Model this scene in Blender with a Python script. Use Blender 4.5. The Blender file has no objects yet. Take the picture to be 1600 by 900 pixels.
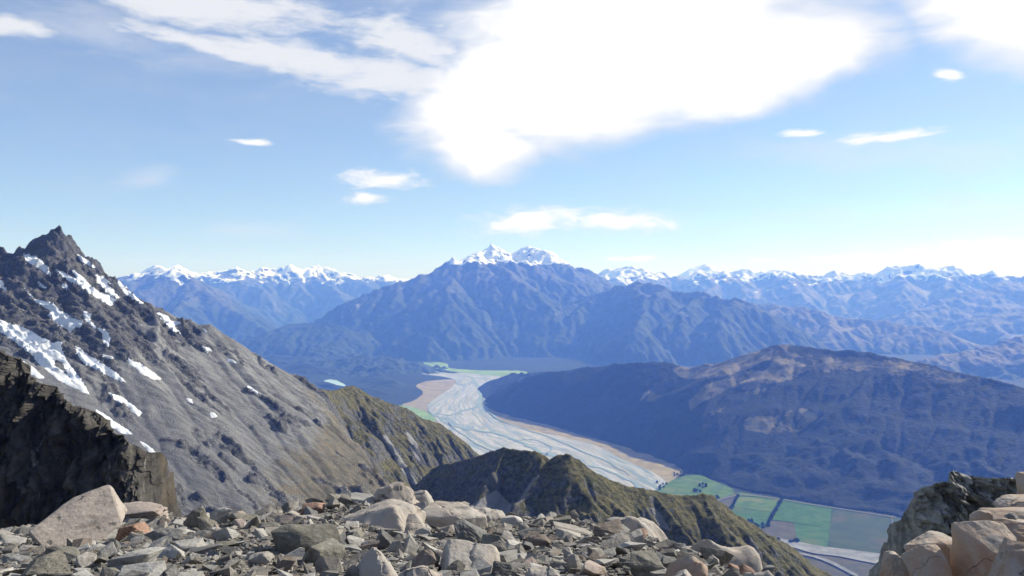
import bpy, bmesh, math, random
import numpy as np

rad = math.radians
F = 1256.0                       # focal length in photograph pixels (1600 wide)
SUN_AZ, SUN_EL = 56.0, 32.0      # degrees right of the view axis, above the horizon
FLOOR = -1350.0                  # valley floor below the camera, metres

sc = bpy.context.scene
col = sc.collection

# ------------------------------------------------------------------ camera
cam = bpy.data.cameras.new('camera')
cam.sensor_width = 36.0
cam.lens = 36.0 * F / 1600.0
cam.clip_start = 0.2
cam.clip_end = 120000.0
cam_o = bpy.data.objects.new('camera', cam)
cam_o.rotation_euler = (rad(90), 0, 0)
col.objects.link(cam_o)
sc.camera = cam_o


# ------------------------------------------------------------------ node helper
class NT:
    def __init__(s, tree):
        s.t = tree; s.n = tree.nodes; s.l = tree.links

    def put(s, sock, v):
        if v is None:
            return
        if isinstance(v, bpy.types.NodeSocket):
            s.l.new(v, sock)
        else:
            try:
                sock.default_value = v
            except Exception:
                sock.default_value = (v[0], v[1], v[2], 1.0) if hasattr(v, '__len__') else (v, v, v)

    def node(s, typ, **kw):
        n = s.n.new(typ)
        for k, v in kw.items():
            setattr(n, k, v)
        return n

    def math(s, op, a, b=None, c=None, clamp=False):
        n = s.node('ShaderNodeMath', operation=op, use_clamp=clamp)
        s.put(n.inputs[0], a); s.put(n.inputs[1], b); s.put(n.inputs[2], c)
        return n.outputs[0]

    def add(s, a, b): return s.math('ADD', a, b)
    def mul(s, a, b): return s.math('MULTIPLY', a, b)
    def sub(s, a, b): return s.math('SUBTRACT', a, b)
    def mx(s, a, b): return s.math('MAXIMUM', a, b)

    def vmath(s, op, a, b=None, out=0):
        n = s.node('ShaderNodeVectorMath', operation=op)
        s.put(n.inputs[0], a); s.put(n.inputs[1], b)
        return n.outputs['Value'] if op in ('LENGTH', 'DOT_PRODUCT', 'DISTANCE') else n.outputs[0]

    def mapping(s, v, loc=(0, 0, 0), rot=(0, 0, 0), scale=(1, 1, 1), typ='POINT'):
        n = s.node('ShaderNodeMapping', vector_type=typ)
        s.put(n.inputs[0], v)
        n.inputs[1].default_value = loc
        n.inputs[2].default_value = rot
        n.inputs[3].default_value = scale
        return n.outputs[0]

    def noise(s, v, scale, detail=4.0, rough=0.55, dist=0.0, typ='FBM', color=False):
        n = s.node('ShaderNodeTexNoise')
        try:
            n.noise_type = typ
        except Exception:
            pass
        s.put(n.inputs['Vector'], v)
        n.inputs['Scale'].default_value = scale
        n.inputs['Detail'].default_value = detail
        n.inputs['Roughness'].default_value = rough
        n.inputs['Distortion'].default_value = dist
        return n.outputs['Color' if color else 'Fac']

    def voro(s, v, scale, feature='F1', rnd=1.0, out='Distance'):
        n = s.node('ShaderNodeTexVoronoi', feature=feature)
        s.put(n.inputs['Vector'], v)
        n.inputs['Scale'].default_value = scale
        n.inputs['Randomness'].default_value = rnd
        return n.outputs[out]

    def step(s, v, lo, hi):
        n = s.node('ShaderNodeMapRange', interpolation_type='SMOOTHSTEP')
        s.put(n.inputs[0], v)
        n.inputs[1].default_value = lo; n.inputs[2].default_value = hi
        return n.outputs[0]

    def lin(s, v, a, b, c=0.0, d=1.0):
        n = s.node('ShaderNodeMapRange')
        s.put(n.inputs[0], v)
        for i, q in enumerate((a, b, c, d)):
            n.inputs[1 + i].default_value = q
        return n.outputs[0]

    def mix(s, f, a, b, mode='MIX'):
        n = s.node('ShaderNodeMix', data_type='RGBA', blend_type=mode)
        s.put(n.inputs[0], f)
        for i, v in ((6, a), (7, b)):
            if not isinstance(v, bpy.types.NodeSocket) and not hasattr(v, '__len__'):
                v = (v, v, v)
            s.put(n.inputs[i], v)
        return n.outputs[2]

    def attr(s, name):
        return s.node('ShaderNodeAttribute', attribute_name=name).outputs['Fac']

    def obj(s):
        return s.node('ShaderNodeTexCoord').outputs['Object']

    def pos(s):
        return s.node('ShaderNodeNewGeometry').outputs['Position']

    def xyz(s, v):
        n = s.node('ShaderNodeSeparateXYZ'); s.put(n.inputs[0], v)
        return n.outputs[0], n.outputs[1], n.outputs[2]

    def vec(s, x, y, z):
        n = s.node('ShaderNodeCombineXYZ')
        for i, q in enumerate((x, y, z)):
            s.put(n.inputs[i], q)
        return n.outputs[0]

    def bump(s, h, strength, distance, normal=None):
        n = s.node('ShaderNodeBump')
        n.inputs['Strength'].default_value = strength
        n.inputs['Distance'].default_value = distance
        s.put(n.inputs['Height'], h)
        if normal is not None:
            s.put(n.inputs['Normal'], normal)
        return n.outputs[0]


# ------------------------------------------------------------------ world: sky with clouds
world = bpy.data.worlds.new('World')
sc.world = world
world.use_nodes = True
w = NT(world.node_tree)
w.n.clear()
SKY_STRENGTH = 0.093
sky = w.node('ShaderNodeTexSky', sky_type='NISHITA', sun_disc=False, sun_elevation=rad(SUN_EL), sun_rotation=rad(SUN_AZ))
sky.altitude = 600.0
sky.air_density = 0.8
sky.dust_density = 0.3
sky.ozone_density = 4.5
dirv = w.node('ShaderNodeTexCoord').outputs['Generated']
dx, dy, dz = w.xyz(dirv)
az = w.mul(w.math('ARCTAN2', dx, dy), 57.29578)
el = w.mul(w.math('ARCSINE', dz), 57.29578)
ang = w.vec(az, el, 0.0)
# cloud layer coordinates: the view ray meets a sheet overhead
zc = w.add(w.mx(dz, 0.0), 0.12)
plane = w.vec(w.math('DIVIDE', dx, zc), w.math('DIVIDE', dy, zc), 0.0)
n_big = w.noise(w.mapping(plane, rot=(0, 0, rad(-18)), scale=(0.55, 1.1, 1)), 1.3, 7, 0.56, 0.5)
n_fine = w.noise(w.mapping(plane, rot=(0, 0, rad(-18)), scale=(0.8, 2.2, 1)), 5.0, 6, 0.62, 0.6)
n_warp = w.noise(w.mapping(ang, scale=(0.05, 0.11, 1)), 1.0, 4, 0.6, 0.0, color=True)
warp = w.vmath('MULTIPLY', w.vmath('SUBTRACT', n_warp, (0.5, 0.5, 0.5)), (9.0, 3.4, 0.0))
angw = w.vmath('ADD', ang, warp)
n_soft = w.noise(w.mapping(ang, scale=(0.16, 0.5, 1)), 1.0, 6, 0.6, 0.3)


def azel(px, py):
    u, v = (px - 800) / F, (450 - py) / F
    return math.degrees(math.atan(u)), math.degrees(math.atan(v / math.sqrt(1 + u * u)))


def cloud_blob(px, py, rx, ry, tilt=0.0, warped=True):
    a, e = azel(px, py)
    k = math.degrees(1 / F)
    m = w.mapping(angw if warped else ang, (a, e, 0), (0, 0, rad(tilt)), (rx * k, ry * k, 1), 'TEXTURE')
    return w.sub(1.0, w.vmath('LENGTH', m))


def union(blobs):
    r = None
    for b in blobs:
        f = cloud_blob(*b)
        r = f if r is None else w.mx(r, f)
    return r


#CLOUDS
f_big = union([(1010, 30, 340, 150, 8), (770, 150, 170, 100, 28), (1180, 90, 250, 85, 15), (745, 225, 115, 60, -6),
               (925, 140, 240, 105, 12), (1020, -170, 900, 150, 0), (1620, -5, 270, 95, -18)])
f_streak = union([(330, 74, 170, 20, -6), (480, 96, 230, 30, -7), (610, 120, 210, 38, -5), (300, 4, 180, 42, -4), (640, 66, 120, 30, -8), (10, 36, 55, 20, 0)])
f_low = union([(597, 281, 84, 20, 0, False), (577, 310, 46, 13, 0, False), (835, 345, 130, 30, 4, False), (970, 345, 125, 25, -3, False),
               (1440, 402, 330, 14, 1, False), (1680, 386, 480, 30, 3, False), (1385, 214, 95, 13, 2, False), (1250, 209, 38, 8, -3, False), (990, 404, 75, 8, 0, False),
               (1482, 116, 28, 11, -14, False), (395, 222, 36, 7, 0, False)])
f_faint = union([(240, 275, 60, 24, 28, False), (375, 358, 110, 18, 0, False), (1450, 235, 330, 50, -3, False), (1480, 330, 300, 26, 0, False),
                 (180, 60, 280, 44, -6, False)])
fibre = w.noise(w.mapping(angw, rot=(0, 0, rad(7)), scale=(0.09, 0.34, 1)), 1.0, 8, 0.6, 0.6)
fluff = w.noise(w.mapping(ang, scale=(0.5, 1.6, 1)), 1.0, 7, 0.6, 0.4)
lump = w.noise(w.mapping(angw, scale=(0.11, 0.2, 1)), 1.0, 6, 0.55, 0.3)
tex = w.sub(w.add(w.mul(lump, 0.5), w.mul(fibre, 0.5)), 0.5)
c_big = w.step(w.add(f_big, w.mul(tex, 1.5)), -0.14, 0.42)
c_str = w.mul(w.step(w.add(f_streak, w.mul(w.add(tex, w.mul(w.sub(fluff, 0.5), 0.5)), 2.6)), -0.15, 0.7), 0.97)
c_low = w.mul(w.step(w.add(f_low, w.mul(w.sub(fluff, 0.5), 1.7)), 0.0, 0.85), 0.93)
c_fnt = w.mul(w.step(w.add(f_faint, w.mul(w.sub(n_soft, 0.5), 2.4)), 0.0, 1.3), 0.36)
# the same broken cloud goes on outside the frame
c_gen = w.mul(w.step(w.add(n_big, w.mul(w.sub(n_fine, 0.5), 0.5)), 0.58, 0.80), w.mul(w.step(el, 26.0, 40.0), 0.8))
cloud = w.mx(w.mx(c_big, c_str), w.mx(w.mx(c_low, c_fnt), c_gen))
thick = w.mx(w.step(w.add(f_big, w.mul(tex, 1.6)), 0.0, 0.8), w.mul(c_low, 0.8))
ccol = w.mix(w.mul(thick, w.lin(lump, 0.3, 0.6, 0.55, 1.0)), (5.2, 5.3, 5.5), (8.0, 8.0, 8.0))
# a thin veil of high cirrus over the whole sky
veil = w.add(0.19, w.mul(w.step(n_soft, 0.25, 0.8), 0.16))
veiled = w.mix(veil, w.mix(1.0, sky.outputs[0], (0.98, 1.0, 0.93), 'MULTIPLY'), (3.7, 3.75, 4.0))
skyc = w.mix(cloud, veiled, ccol)
bg = w.node('ShaderNodeBackground')
w.put(bg.inputs[0], skyc)
bg.inputs[1].default_value = SKY_STRENGTH
wo = w.node('ShaderNodeOutputWorld')
w.l.new(bg.outputs[0], wo.inputs[0])
world.cycles.sampling_method = 'MANUAL'
world.cycles.sample_map_resolution = 512

# ------------------------------------------------------------------ sun
sun = bpy.data.lights.new('sun', 'SUN')
sun.energy = 4.2
sun.angle = rad(0.53)
sun.color = (1.0, 0.965, 0.91)
sun_o = bpy.data.objects.new('sun', sun)
sun_o.rotation_euler = (rad(90 - SUN_EL), 0, rad(180 - SUN_AZ))
col.objects.link(sun_o)

# ------------------------------------------------------------------ exposure and render settings
sc.view_settings.view_transform = 'Standard'
sc.view_settings.look = 'None'
sc.view_settings.gamma = 1.0
sc.view_settings.exposure = 0.8
sc.render.engine = 'CYCLES'
sc.cycles.use_denoising = True
sc.cycles.max_bounces = 5
sc.cycles.diffuse_bounces = 2
sc.cycles.glossy_bounces = 2
sc.cycles.volume_bounces = 2
sc.cycles.transparent_max_bounces = 8

HAZE_DENSITY = 5.6e-5
HAZE_COLOR = (0.13, 0.285, 1.0)


# ================================================================== numeric tools
def hash2(ix, iy, seed):
    h = (ix.astype(np.int64) * 374761393 + iy.astype(np.int64) * 668265263 + seed * 974711) & 0x7fffffff
    h = ((h ^ (h >> 13)) * 1274126177) & 0x7fffffff
    return ((h ^ (h >> 16)) & 0xffff).astype(np.float32) / 65535.0


def perlin(x, y, seed=0):
    ix = np.floor(x); iy = np.floor(y)
    fx = (x - ix).astype(np.float32); fy = (y - iy).astype(np.float32)
    ix = ix.astype(np.int64); iy = iy.astype(np.int64)
    u = fx * fx * fx * (fx * (fx * 6 - 15) + 10)
    v = fy * fy * fy * (fy * (fy * 6 - 15) + 10)

    def g(ax, ay):
        a = hash2(ix + ax, iy + ay, seed) * 6.2831853
        return np.cos(a) * (fx - ax) + np.sin(a) * (fy - ay)
    n0 = g(0, 0); n1 = g(1, 0); n2 = g(0, 1); n3 = g(1, 1)
    a = n0 + u * (n1 - n0); b = n2 + u * (n3 - n2)
    return (a + v * (b - a)) * 1.5


def fbm(x, y, oct=5, seed=0, gain=0.5, lac=2.03):
    r = 0; a = 1.0; s = 0
    for i in range(oct):
        r = r + a * perlin(x, y, seed + i * 17); s += a
        x = x * lac + 13.7; y = y * lac - 7.3; a *= gain
    return r / s * 1.3


def ridged(x, y, oct=5, seed=0, gain=0.5, lac=2.07):
    r = 0; a = 1.0; s = 0; prev = 1.0
    for i in range(oct):
        n = 1 - np.abs(perlin(x, y, seed + i * 31)) * 1.25
        n = np.clip(n, 0, 1) ** 2
        r = r + a * n * prev; s += a
        prev = np.clip(n * 1.3, 0, 1)
        x = x * lac + 5.1; y = y * lac + 9.2; a *= gain
    return r / s


def worley(x, y, seed=0):
    ix = np.floor(x).astype(np.int64); iy = np.floor(y).astype(np.int64)
    f1 = np.full(x.shape, 9.0, np.float32); f2 = f1.copy(); cid = np.zeros(x.shape, np.float32)
    for a in (-1, 0, 1):
        for b in (-1, 0, 1):
            px = ix + a + hash2(ix + a, iy + b, seed); py = iy + b + hash2(ix + a, iy + b, seed + 7)
            d = np.sqrt((px - x) ** 2 + (py - y) ** 2)
            m = d < f1
            f2 = np.where(m, f1, np.minimum(f2, d))
            cid = np.where(m, hash2(ix + a, iy + b, seed + 3), cid)
            f1 = np.where(m, d, f1)
    return f1, f2, cid


def sstep(x, a, b):
    t = np.clip((x - a) / (b - a), 0, 1)
    return t * t * (3 - 2 * t)


def P(px, py, d):
    return ((px - 800) / F * d, d, (450 - py) / F * d)


def to_px(x, y, z):
    return 800 + F * x / y, 450 - F * z / y


def on_floor(px, py, up=0.0):
    d = -(FLOOR + up) * F / (py - 450.0)
    return ((px - 800) / F * d, d, FLOOR + up)


def poly_sd(px, py, poly):
    """signed distance in picture pixels, positive inside"""
    pts = np.array(poly, float)
    d = np.full(px.shape, 1e9); ins = np.zeros(px.shape, bool)
    for (x0, y0), (x1, y1) in zip(pts, np.roll(pts, -1, 0)):
        ex, ey = x1 - x0, y1 - y0
        t = np.clip(((px - x0) * ex + (py - y0) * ey) / (ex * ex + ey * ey + 1e-9), 0, 1)
        d = np.minimum(d, np.hypot(px - x0 - t * ex, py - y0 - t * ey))
        c = ((y0 > py) != (y1 > py)) & (px < ex * (py - y0) / (ey + (1e-9 if ey >= 0 else -1e-9)) + x0)
        ins ^= c
    return np.where(ins, d, -d)


def bilinear(H, gx, gy):
    ny, nx = H.shape
    gx = np.clip(gx, 0, nx - 1.001); gy = np.clip(gy, 0, ny - 1.001)
    ix = gx.astype(np.int64); iy = gy.astype(np.int64)
    fx = gx - ix; fy = gy - iy
    return (H[iy, ix] * (1 - fx) + H[iy, ix + 1] * fx) * (1 - fy) + (H[iy + 1, ix] * (1 - fx) + H[iy + 1, ix + 1] * fx) * fy


def blur(A):
    B = np.pad(A, 1, mode='edge')
    C = (B[:-2] + 2 * B[1:-1] + B[2:]) * 0.25
    return (C[:, :-2] + 2 * C[:, 1:-1] + C[:, 2:]) * 0.25


def erode(H, cell, n=30000, steps=50, batches=5, seed=1, strength=0.35, cap=2.5, inertia=0.08):
    """water droplets carve gullies and drop their load lower down; returns height and flow"""
    rng = np.random.default_rng(seed)
    H = (H / cell).astype(np.float64)
    ny, nx = H.shape
    flow = np.zeros(H.shape)
    for b in range(batches):
        m = n // batches
        x = rng.uniform(1, nx - 2, m); y = rng.uniform(1, ny - 2, m)
        vx = np.zeros(m); vy = np.zeros(m); sp = np.ones(m); wat = np.ones(m); sed = np.zeros(m)
        alive = np.ones(m, bool)
        for s in range(steps):
            ix = x.astype(np.int64); iy = y.astype(np.int64)
            fx = x - ix; fy = y - iy
            a = H[iy, ix]; c = H[iy, ix + 1]; d = H[iy + 1, ix]; e = H[iy + 1, ix + 1]
            gx = (c - a) * (1 - fy) + (e - d) * fy
            gy = (d - a) * (1 - fx) + (e - c) * fx
            h0 = (a * (1 - fx) + c * fx) * (1 - fy) + (d * (1 - fx) + e * fx) * fy
            vx = vx * inertia - gx * (1 - inertia); vy = vy * inertia - gy * (1 - inertia)
            l = np.sqrt(vx * vx + vy * vy) + 1e-9
            vx /= l; vy /= l
            x2 = np.clip(x + vx, 1, nx - 2.01); y2 = np.clip(y + vy, 1, ny - 2.01)
            h1 = bilinear(H, x2, y2)
            dh = h1 - h0
            c_ = np.maximum(-dh, 0.01) * sp * wat * cap
            up = dh > 0
            dep = np.where(up, np.minimum(dh, sed), np.maximum(sed - c_, 0) * 0.25)
            ero = np.where(up, 0, np.minimum(np.maximum(c_ - sed, 0) * strength * 0.12, -dh * 0.5))
            dep = dep * alive; ero = ero * alive
            sed = sed + ero - dep
            q = dep - ero
            idx = iy * nx + ix
            D = (np.bincount(idx, q * (1 - fx) * (1 - fy), nx * ny) + np.bincount(idx + 1, q * fx * (1 - fy), nx * ny)
                 + np.bincount(idx + nx, q * (1 - fx) * fy, nx * ny) + np.bincount(idx + nx + 1, q * fx * fy, nx * ny)).reshape(ny, nx)
            H += np.clip(blur(D), -0.35, 0.2)
            if s > 4:
                flow += np.bincount(idx, wat * alive, nx * ny).reshape(ny, nx)
            sp = np.sqrt(np.maximum(sp * sp - dh * 1.2, 0.02)); sp = np.minimum(sp, 4)
            wat *= 0.985
            alive &= (x2 > 1.5) & (x2 < nx - 3) & (y2 > 1.5) & (y2 < ny - 3)
            x, y = x2, y2
    return H * cell, blur(flow)


def ridge_field(X, Y, ridges):
    H = np.full(X.shape, -1e6, np.float32)
    for pts, s in ridges:
        for (x0, y0, z0), (x1, y1, z1) in zip(pts[:-1], pts[1:]):
            ex, ey = x1 - x0, y1 - y0
            L = ex * ex + ey * ey + 1e-6
            t = np.clip(((X - x0) * ex + (Y - y0) * ey) / L, 0, 1)
            d = np.sqrt((X - x0 - t * ex) ** 2 + (Y - y0 - t * ey) ** 2)
            H = np.maximum(H, z0 + (z1 - z0) * t - s * d)
    return H


def auto_spurs(main, n, length, drop, slope, seed, front=True, jitter=0.35, back=0.25):
    """side ridges that leave a main ridge and run downhill"""
    rng = random.Random(seed)
    out = []
    pts = np.array(main)
    seg = np.sqrt(((pts[1:, :2] - pts[:-1, :2]) ** 2).sum(1)); cum = np.concatenate([[0], np.cumsum(seg)])
    for k in range(n):
        s = cum[-1] * (k + rng.uniform(0.2, 0.8)) / n
        i = min(np.searchsorted(cum, s, 'right') - 1, len(seg) - 1)
        t = (s - cum[i]) / seg[i]
        p = pts[i] + (pts[i + 1] - pts[i]) * t
        e = (pts[i + 1] - pts[i])[:2] / seg[i]
        nrm = np.array([e[1], -e[0]])
        if nrm[1] > 0:
            nrm = -nrm
        for side in (1, -1):
            if side < 0 and rng.random() > back:
                continue
            a = rng.uniform(-0.6, 0.6)
            q = nrm * side
            q = np.array([q[0] * math.cos(a) - q[1] * math.sin(a), q[0] * math.sin(a) + q[1] * math.cos(a)])
            L = length * rng.uniform(0.5, 1.25)
            pl = [tuple(p - np.array([0, 0, 0.01 * L]))]
            c = np.array(p)
            for j in range(4):
                q2 = q + np.array([rng.uniform(-jitter, jitter), rng.uniform(-jitter, jitter)])
                st = L / 4
                c = c + np.array([q2[0] * st, q2[1] * st, -drop * st * rng.uniform(0.5, 1.45)])
                pl.append(tuple(c))
            out.append((pl, slope))
            if rng.random() < 0.6:
                c = np.array(pl[2])
                a = rng.choice((-1, 1)) * rng.uniform(0.6, 1.0)
                q3 = np.array([q[0] * math.cos(a) - q[1] * math.sin(a), q[0] * math.sin(a) + q[1] * math.cos(a)])
                pl2 = [tuple(c)]
                for j in range(2):
                    c = c + np.array([q3[0] * L / 5, q3[1] * L / 5, -drop * L / 5 * rng.uniform(0.9, 1.5)])
                    pl2.append(tuple(c))
                out.append((pl2, slope))
    return out


def grid_xy(x0, x1, y0, y1, cell):
    nx = int((x1 - x0) / cell) + 1; ny = int((y1 - y0) / cell) + 1
    xs = np.linspace(x0, x1, nx); ys = np.linspace(y0, y1, ny)
    X, Y = np.meshgrid(xs, ys)
    return X, Y


def add_obj(name, mesh, mat=None, parent=None, kind=None, label=None, cat=None, group=None):
    o = bpy.data.objects.new(name, mesh)
    col.objects.link(o)
    if mat is not None and mesh is not None and len(mesh.materials) == 0:
        mesh.materials.append(mat)
    if parent is not None:
        o.parent = parent
    for k, v in (('kind', kind), ('label', label), ('category', cat), ('group', group)):
        if v:
            o[k] = v
    return o


def np_mesh(name, V, faces, smooth=True, attrs=None):
    """faces: (n,3) or (n,4) int array"""
    V = np.ascontiguousarray(V, np.float32); faces = np.ascontiguousarray(faces, np.int32)
    me = bpy.data.meshes.new(name)
    k = faces.shape[1]
    me.vertices.add(len(V)); me.vertices.foreach_set('co', V.ravel())
    me.loops.add(faces.size); me.loops.foreach_set('vertex_index', faces.ravel())
    me.polygons.add(len(faces))
    me.polygons.foreach_set('loop_start', np.arange(0, faces.size, k, dtype=np.int32))
    try:
        me.polygons.foreach_set('loop_total', np.full(len(faces), k, np.int32))
    except Exception:
        pass
    me.update(calc_edges=True)
    me.polygons.foreach_set('use_smooth', np.full(len(faces), smooth, bool))
    for a, v in (attrs or {}).items():
        at = me.attributes.new(a, 'FLOAT', 'POINT')
        at.data.foreach_set('value', np.ascontiguousarray(v, np.float32).ravel())
    return me


def grid_mesh(name, X, Y, Z, keep=None, attrs=None, smooth=True):
    ny, nx = Z.shape
    I = np.arange(ny * nx).reshape(ny, nx)
    Q = np.stack([I[:-1, :-1], I[:-1, 1:], I[1:, 1:], I[1:, :-1]], -1).reshape(-1, 4)
    if keep is not None:
        k = (keep[:-1, :-1] | keep[:-1, 1:] | keep[1:, 1:] | keep[1:, :-1]).ravel()
        Q = Q[k]
    V = np.stack([X, Y, Z], -1).reshape(-1, 3)
    used = np.zeros(len(V), bool); used[Q.ravel()] = True
    remap = np.cumsum(used) - 1
    at = {a: np.asarray(v).ravel()[used] for a, v in (attrs or {}).items()}
    return np_mesh(name, V[used], remap[Q], smooth, at)


def slope_of(Z, cell):
    gy, gx = np.gradient(Z, cell)
    return np.sqrt(gx * gx + gy * gy)


def norm01(a, p=99.0):
    return np.clip(a / (np.percentile(a, p) + 1e-9), 0, 1)


# ================================================================== materials
def new_mat(name):
    m = bpy.data.materials.new(name)
    m.use_nodes = True
    t = NT(m.node_tree)
    b = m.node_tree.nodes['Principled BSDF']
    b.inputs['Roughness'].default_value = 0.9
    b.inputs['Specular IOR Level'].default_value = 0.15
    return m, t, b


def mat_left_mountain():
    m, t, b = new_mat('scree_and_rock')
    p = t.obj()
    rock = t.attr('rock'); grass = t.attr('grass'); flow = t.attr('flow'); tone = t.attr('tone')
    # streaks run down the fall line
    fall = t.mapping(p, rot=(0, 0, rad(26)), scale=(0.014, 0.2, 0.03))
    streak = t.noise(fall, 1.0, 5, 0.6)
    fine = t.noise(p, 0.35, 6, 0.65)
    mid = t.noise(p, 0.035, 5, 0.6)
    scree = t.mix(t.step(t.add(streak, t.mul(t.sub(mid, 0.5), 0.7)), 0.3, 0.7), (0.12, 0.12, 0.12), (0.255, 0.25, 0.243))
    scree = t.mix(t.mul(t.step(fine, 0.45, 0.75), 0.5), scree, (0.29, 0.285, 0.278))
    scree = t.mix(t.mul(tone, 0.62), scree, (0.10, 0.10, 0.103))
    rk = t.mix(t.step(fine, 0.3, 0.7), (0.036, 0.036, 0.04), (0.145, 0.143, 0.143))
    rk = t.mix(t.mul(t.step(mid, 0.45, 0.7), 0.45), rk, (0.12, 0.115, 0.11))
    c = t.mix(t.step(t.add(rock, t.mul(t.sub(fine, 0.5), 0.8)), 0.35, 0.65), scree, rk)
    gr = t.mix(t.step(t.noise(p, 0.08, 5, 0.65), 0.35, 0.68), (0.085, 0.075, 0.04), (0.16, 0.12, 0.058))
    gm = t.step(t.add(grass, t.mul(t.sub(t.noise(t.mapping(p, rot=(0, 0, rad(26)), scale=(0.5, 1.3, 1)), 0.05, 6, 0.68), 0.5), 1.5)), 0.35, 0.7)
    c = t.mix(t.mul(gm, 0.7), c, gr)
    # scattered paler blocks
    v = t.voro(p, 0.28, 'F1')
    c = t.mix(t.mul(t.step(v, 0.24, 0.12), t.step(t.noise(p, 0.02, 3), 0.42, 0.6)), c, (0.36, 0.355, 0.345))
    v2 = t.voro(t.vmath('ADD', p, (31.0, 7.0, 3.0)), 0.22, 'F1')
    c = t.mix(t.mul(t.step(v2, 0.26, 0.14), 0.6), c, (0.05, 0.05, 0.053))
    t.put(b.inputs['Base Color'], c)
    vb = t.voro(p, 0.55, 'F1')
    h = t.add(t.add(t.mul(fine, 1.0), t.mul(t.noise(p, 1.4, 3, 0.6), 0.3)), t.mul(t.step(vb, 0.45, 0.1), 0.5))
    t.put(b.inputs['Normal'], t.bump(h, 0.6, 2.6))
    return m


def mat_grassy_ridge():
    m, t, b = new_mat('tussock_ridge')
    p = t.obj()
    rock = t.attr('rock'); scree = t.attr('scree')
    fine = t.noise(p, 0.22, 6, 0.68)
    mid = t.noise(p, 0.025, 5, 0.62)
    streak = t.noise(t.mapping(p, rot=(0, 0, rad(35)), scale=(0.03, 0.16, 0.02)), 1.0, 5, 0.65)
    g = t.mix(t.step(t.add(fine, t.mul(t.sub(streak, 0.5), 0.8)), 0.32, 0.68), (0.042, 0.045, 0.022), (0.165, 0.142, 0.066))
    g = t.mix(t.mul(t.step(mid, 0.5, 0.72), 0.5), g, (0.06, 0.072, 0.033))
    rk = t.mix(t.step(fine, 0.35, 0.7), (0.06, 0.06, 0.06), (0.17, 0.165, 0.155))
    c = t.mix(t.step(t.add(rock, t.mul(t.sub(fine, 0.5), 1.0)), 0.4, 0.7), g, rk)
    sc_ = t.mix(streak, (0.19, 0.185, 0.19), (0.32, 0.31, 0.30))
    c = t.mix(t.step(t.add(scree, t.mul(t.sub(streak, 0.5), 0.9)), 0.45, 0.7), c, sc_)
    t.put(b.inputs['Base Color'], c)
    t.put(b.inputs['Normal'], t.bump(t.add(fine, t.mul(t.noise(p, 0.9, 3, 0.6), 0.35)), 0.9, 5.0))
    return m


def mat_forest_hill():
    m, t, b = new_mat('beech_forest_hill')
    p = t.obj()
    grass = t.attr('grass')
    big = t.noise(p, 0.0022, 6, 0.62)
    tree = t.noise(p, 0.035, 5, 0.7)
    f = t.mix(t.step(tree, 0.3, 0.7), (0.003, 0.006, 0.005), (0.016, 0.024, 0.014))
    f = t.mix(t.mul(t.step(big, 0.52, 0.7), 0.5), f, (0.03, 0.038, 0.02))
    g = t.mix(t.step(t.noise(p, 0.012, 6, 0.66), 0.35, 0.68), (0.09, 0.075, 0.045), (0.26, 0.21, 0.115))
    gm = t.step(t.add(grass, t.mul(t.sub(t.noise(t.mapping(p, rot=(0, 0, rad(-32)), scale=(1, 0.55, 1)), 0.006, 7, 0.68), 0.5), 1.7)), 0.50, 0.66)
    c = t.mix(gm, f, g)
    t.put(b.inputs['Base Color'], c)
    n1 = t.bump(t.noise(p, 0.006, 6, 0.6), 0.22, 30.0)
    n2 = t.bump(t.mul(tree, t.sub(1.15, gm)), 0.8, 22.0, n1)
    t.put(b.inputs['Normal'], n2)
    return m


def mat_far(name, snow_lo, snow_hi, tree_lo, tree_hi, grass_cols, rock_cols, cell, forest=True, snow_slope=(0.50, 0.78)):
    m, t, b = new_mat(name)
    p = t.obj()
    geo = t.node('ShaderNodeNewGeometry')
    nz = t.xyz(geo.outputs['Normal'])[2]
    z = t.xyz(p)[2]
    k = 1.0 / cell
    n1 = t.noise(p, 0.07 * k, 6, 0.62)
    n2 = t.noise(p, 0.35 * k, 5, 0.65)
    flow = t.attr('flow')
    g = t.mix(t.step(n2, 0.3, 0.7), *grass_cols)
    r = t.mix(t.step(n2, 0.3, 0.7), *rock_cols)
    c = t.mix(t.step(t.add(nz, t.mul(t.sub(n1, 0.5), 0.6)), 0.68, 0.84), r, g)
    c = t.mix(t.mul(t.step(flow, 0.55, 0.95), 0.4), c, (0.36, 0.34, 0.32))
    pale = t.mul(t.step(t.noise(t.mapping(p, scale=(1, 1, 0.5)), 0.045 * k, 6, 0.68), 0.61, 0.68), 0.55)
    if forest:
        f = t.mix(t.step(n2, 0.3, 0.7), (0.016, 0.028, 0.016), (0.045, 0.064, 0.032))
        zz = t.add(z, t.mul(t.sub(n1, 0.5), (tree_hi - tree_lo) * 2.6))
        c = t.mix(t.step(zz, tree_hi, tree_lo), c, f)
    c = t.mix(t.mul(pale, t.step(z, FLOOR + 300, FLOOR + 800)), c, (0.27, 0.25, 0.22))
    zs = t.add(z, t.mul(t.sub(n1, 0.5), (snow_hi - snow_lo) * 3.0))
    zs = t.add(zs, t.mul(flow, (snow_hi - snow_lo) * 0.5))
    sn = t.mul(t.step(zs, snow_lo, snow_hi), t.step(t.add(nz, t.mul(t.sub(n2, 0.5), 0.9)), *snow_slope))
    c = t.mix(t.step(sn, 0.25, 0.5), c, (0.86, 0.87, 0.90))
    t.put(b.inputs['Base Color'], c)
    t.put(b.inputs['Normal'], t.bump(t.add(n2, t.mul(n1, 2.0)), 0.75, cell * 1.0))
    return m


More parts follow.
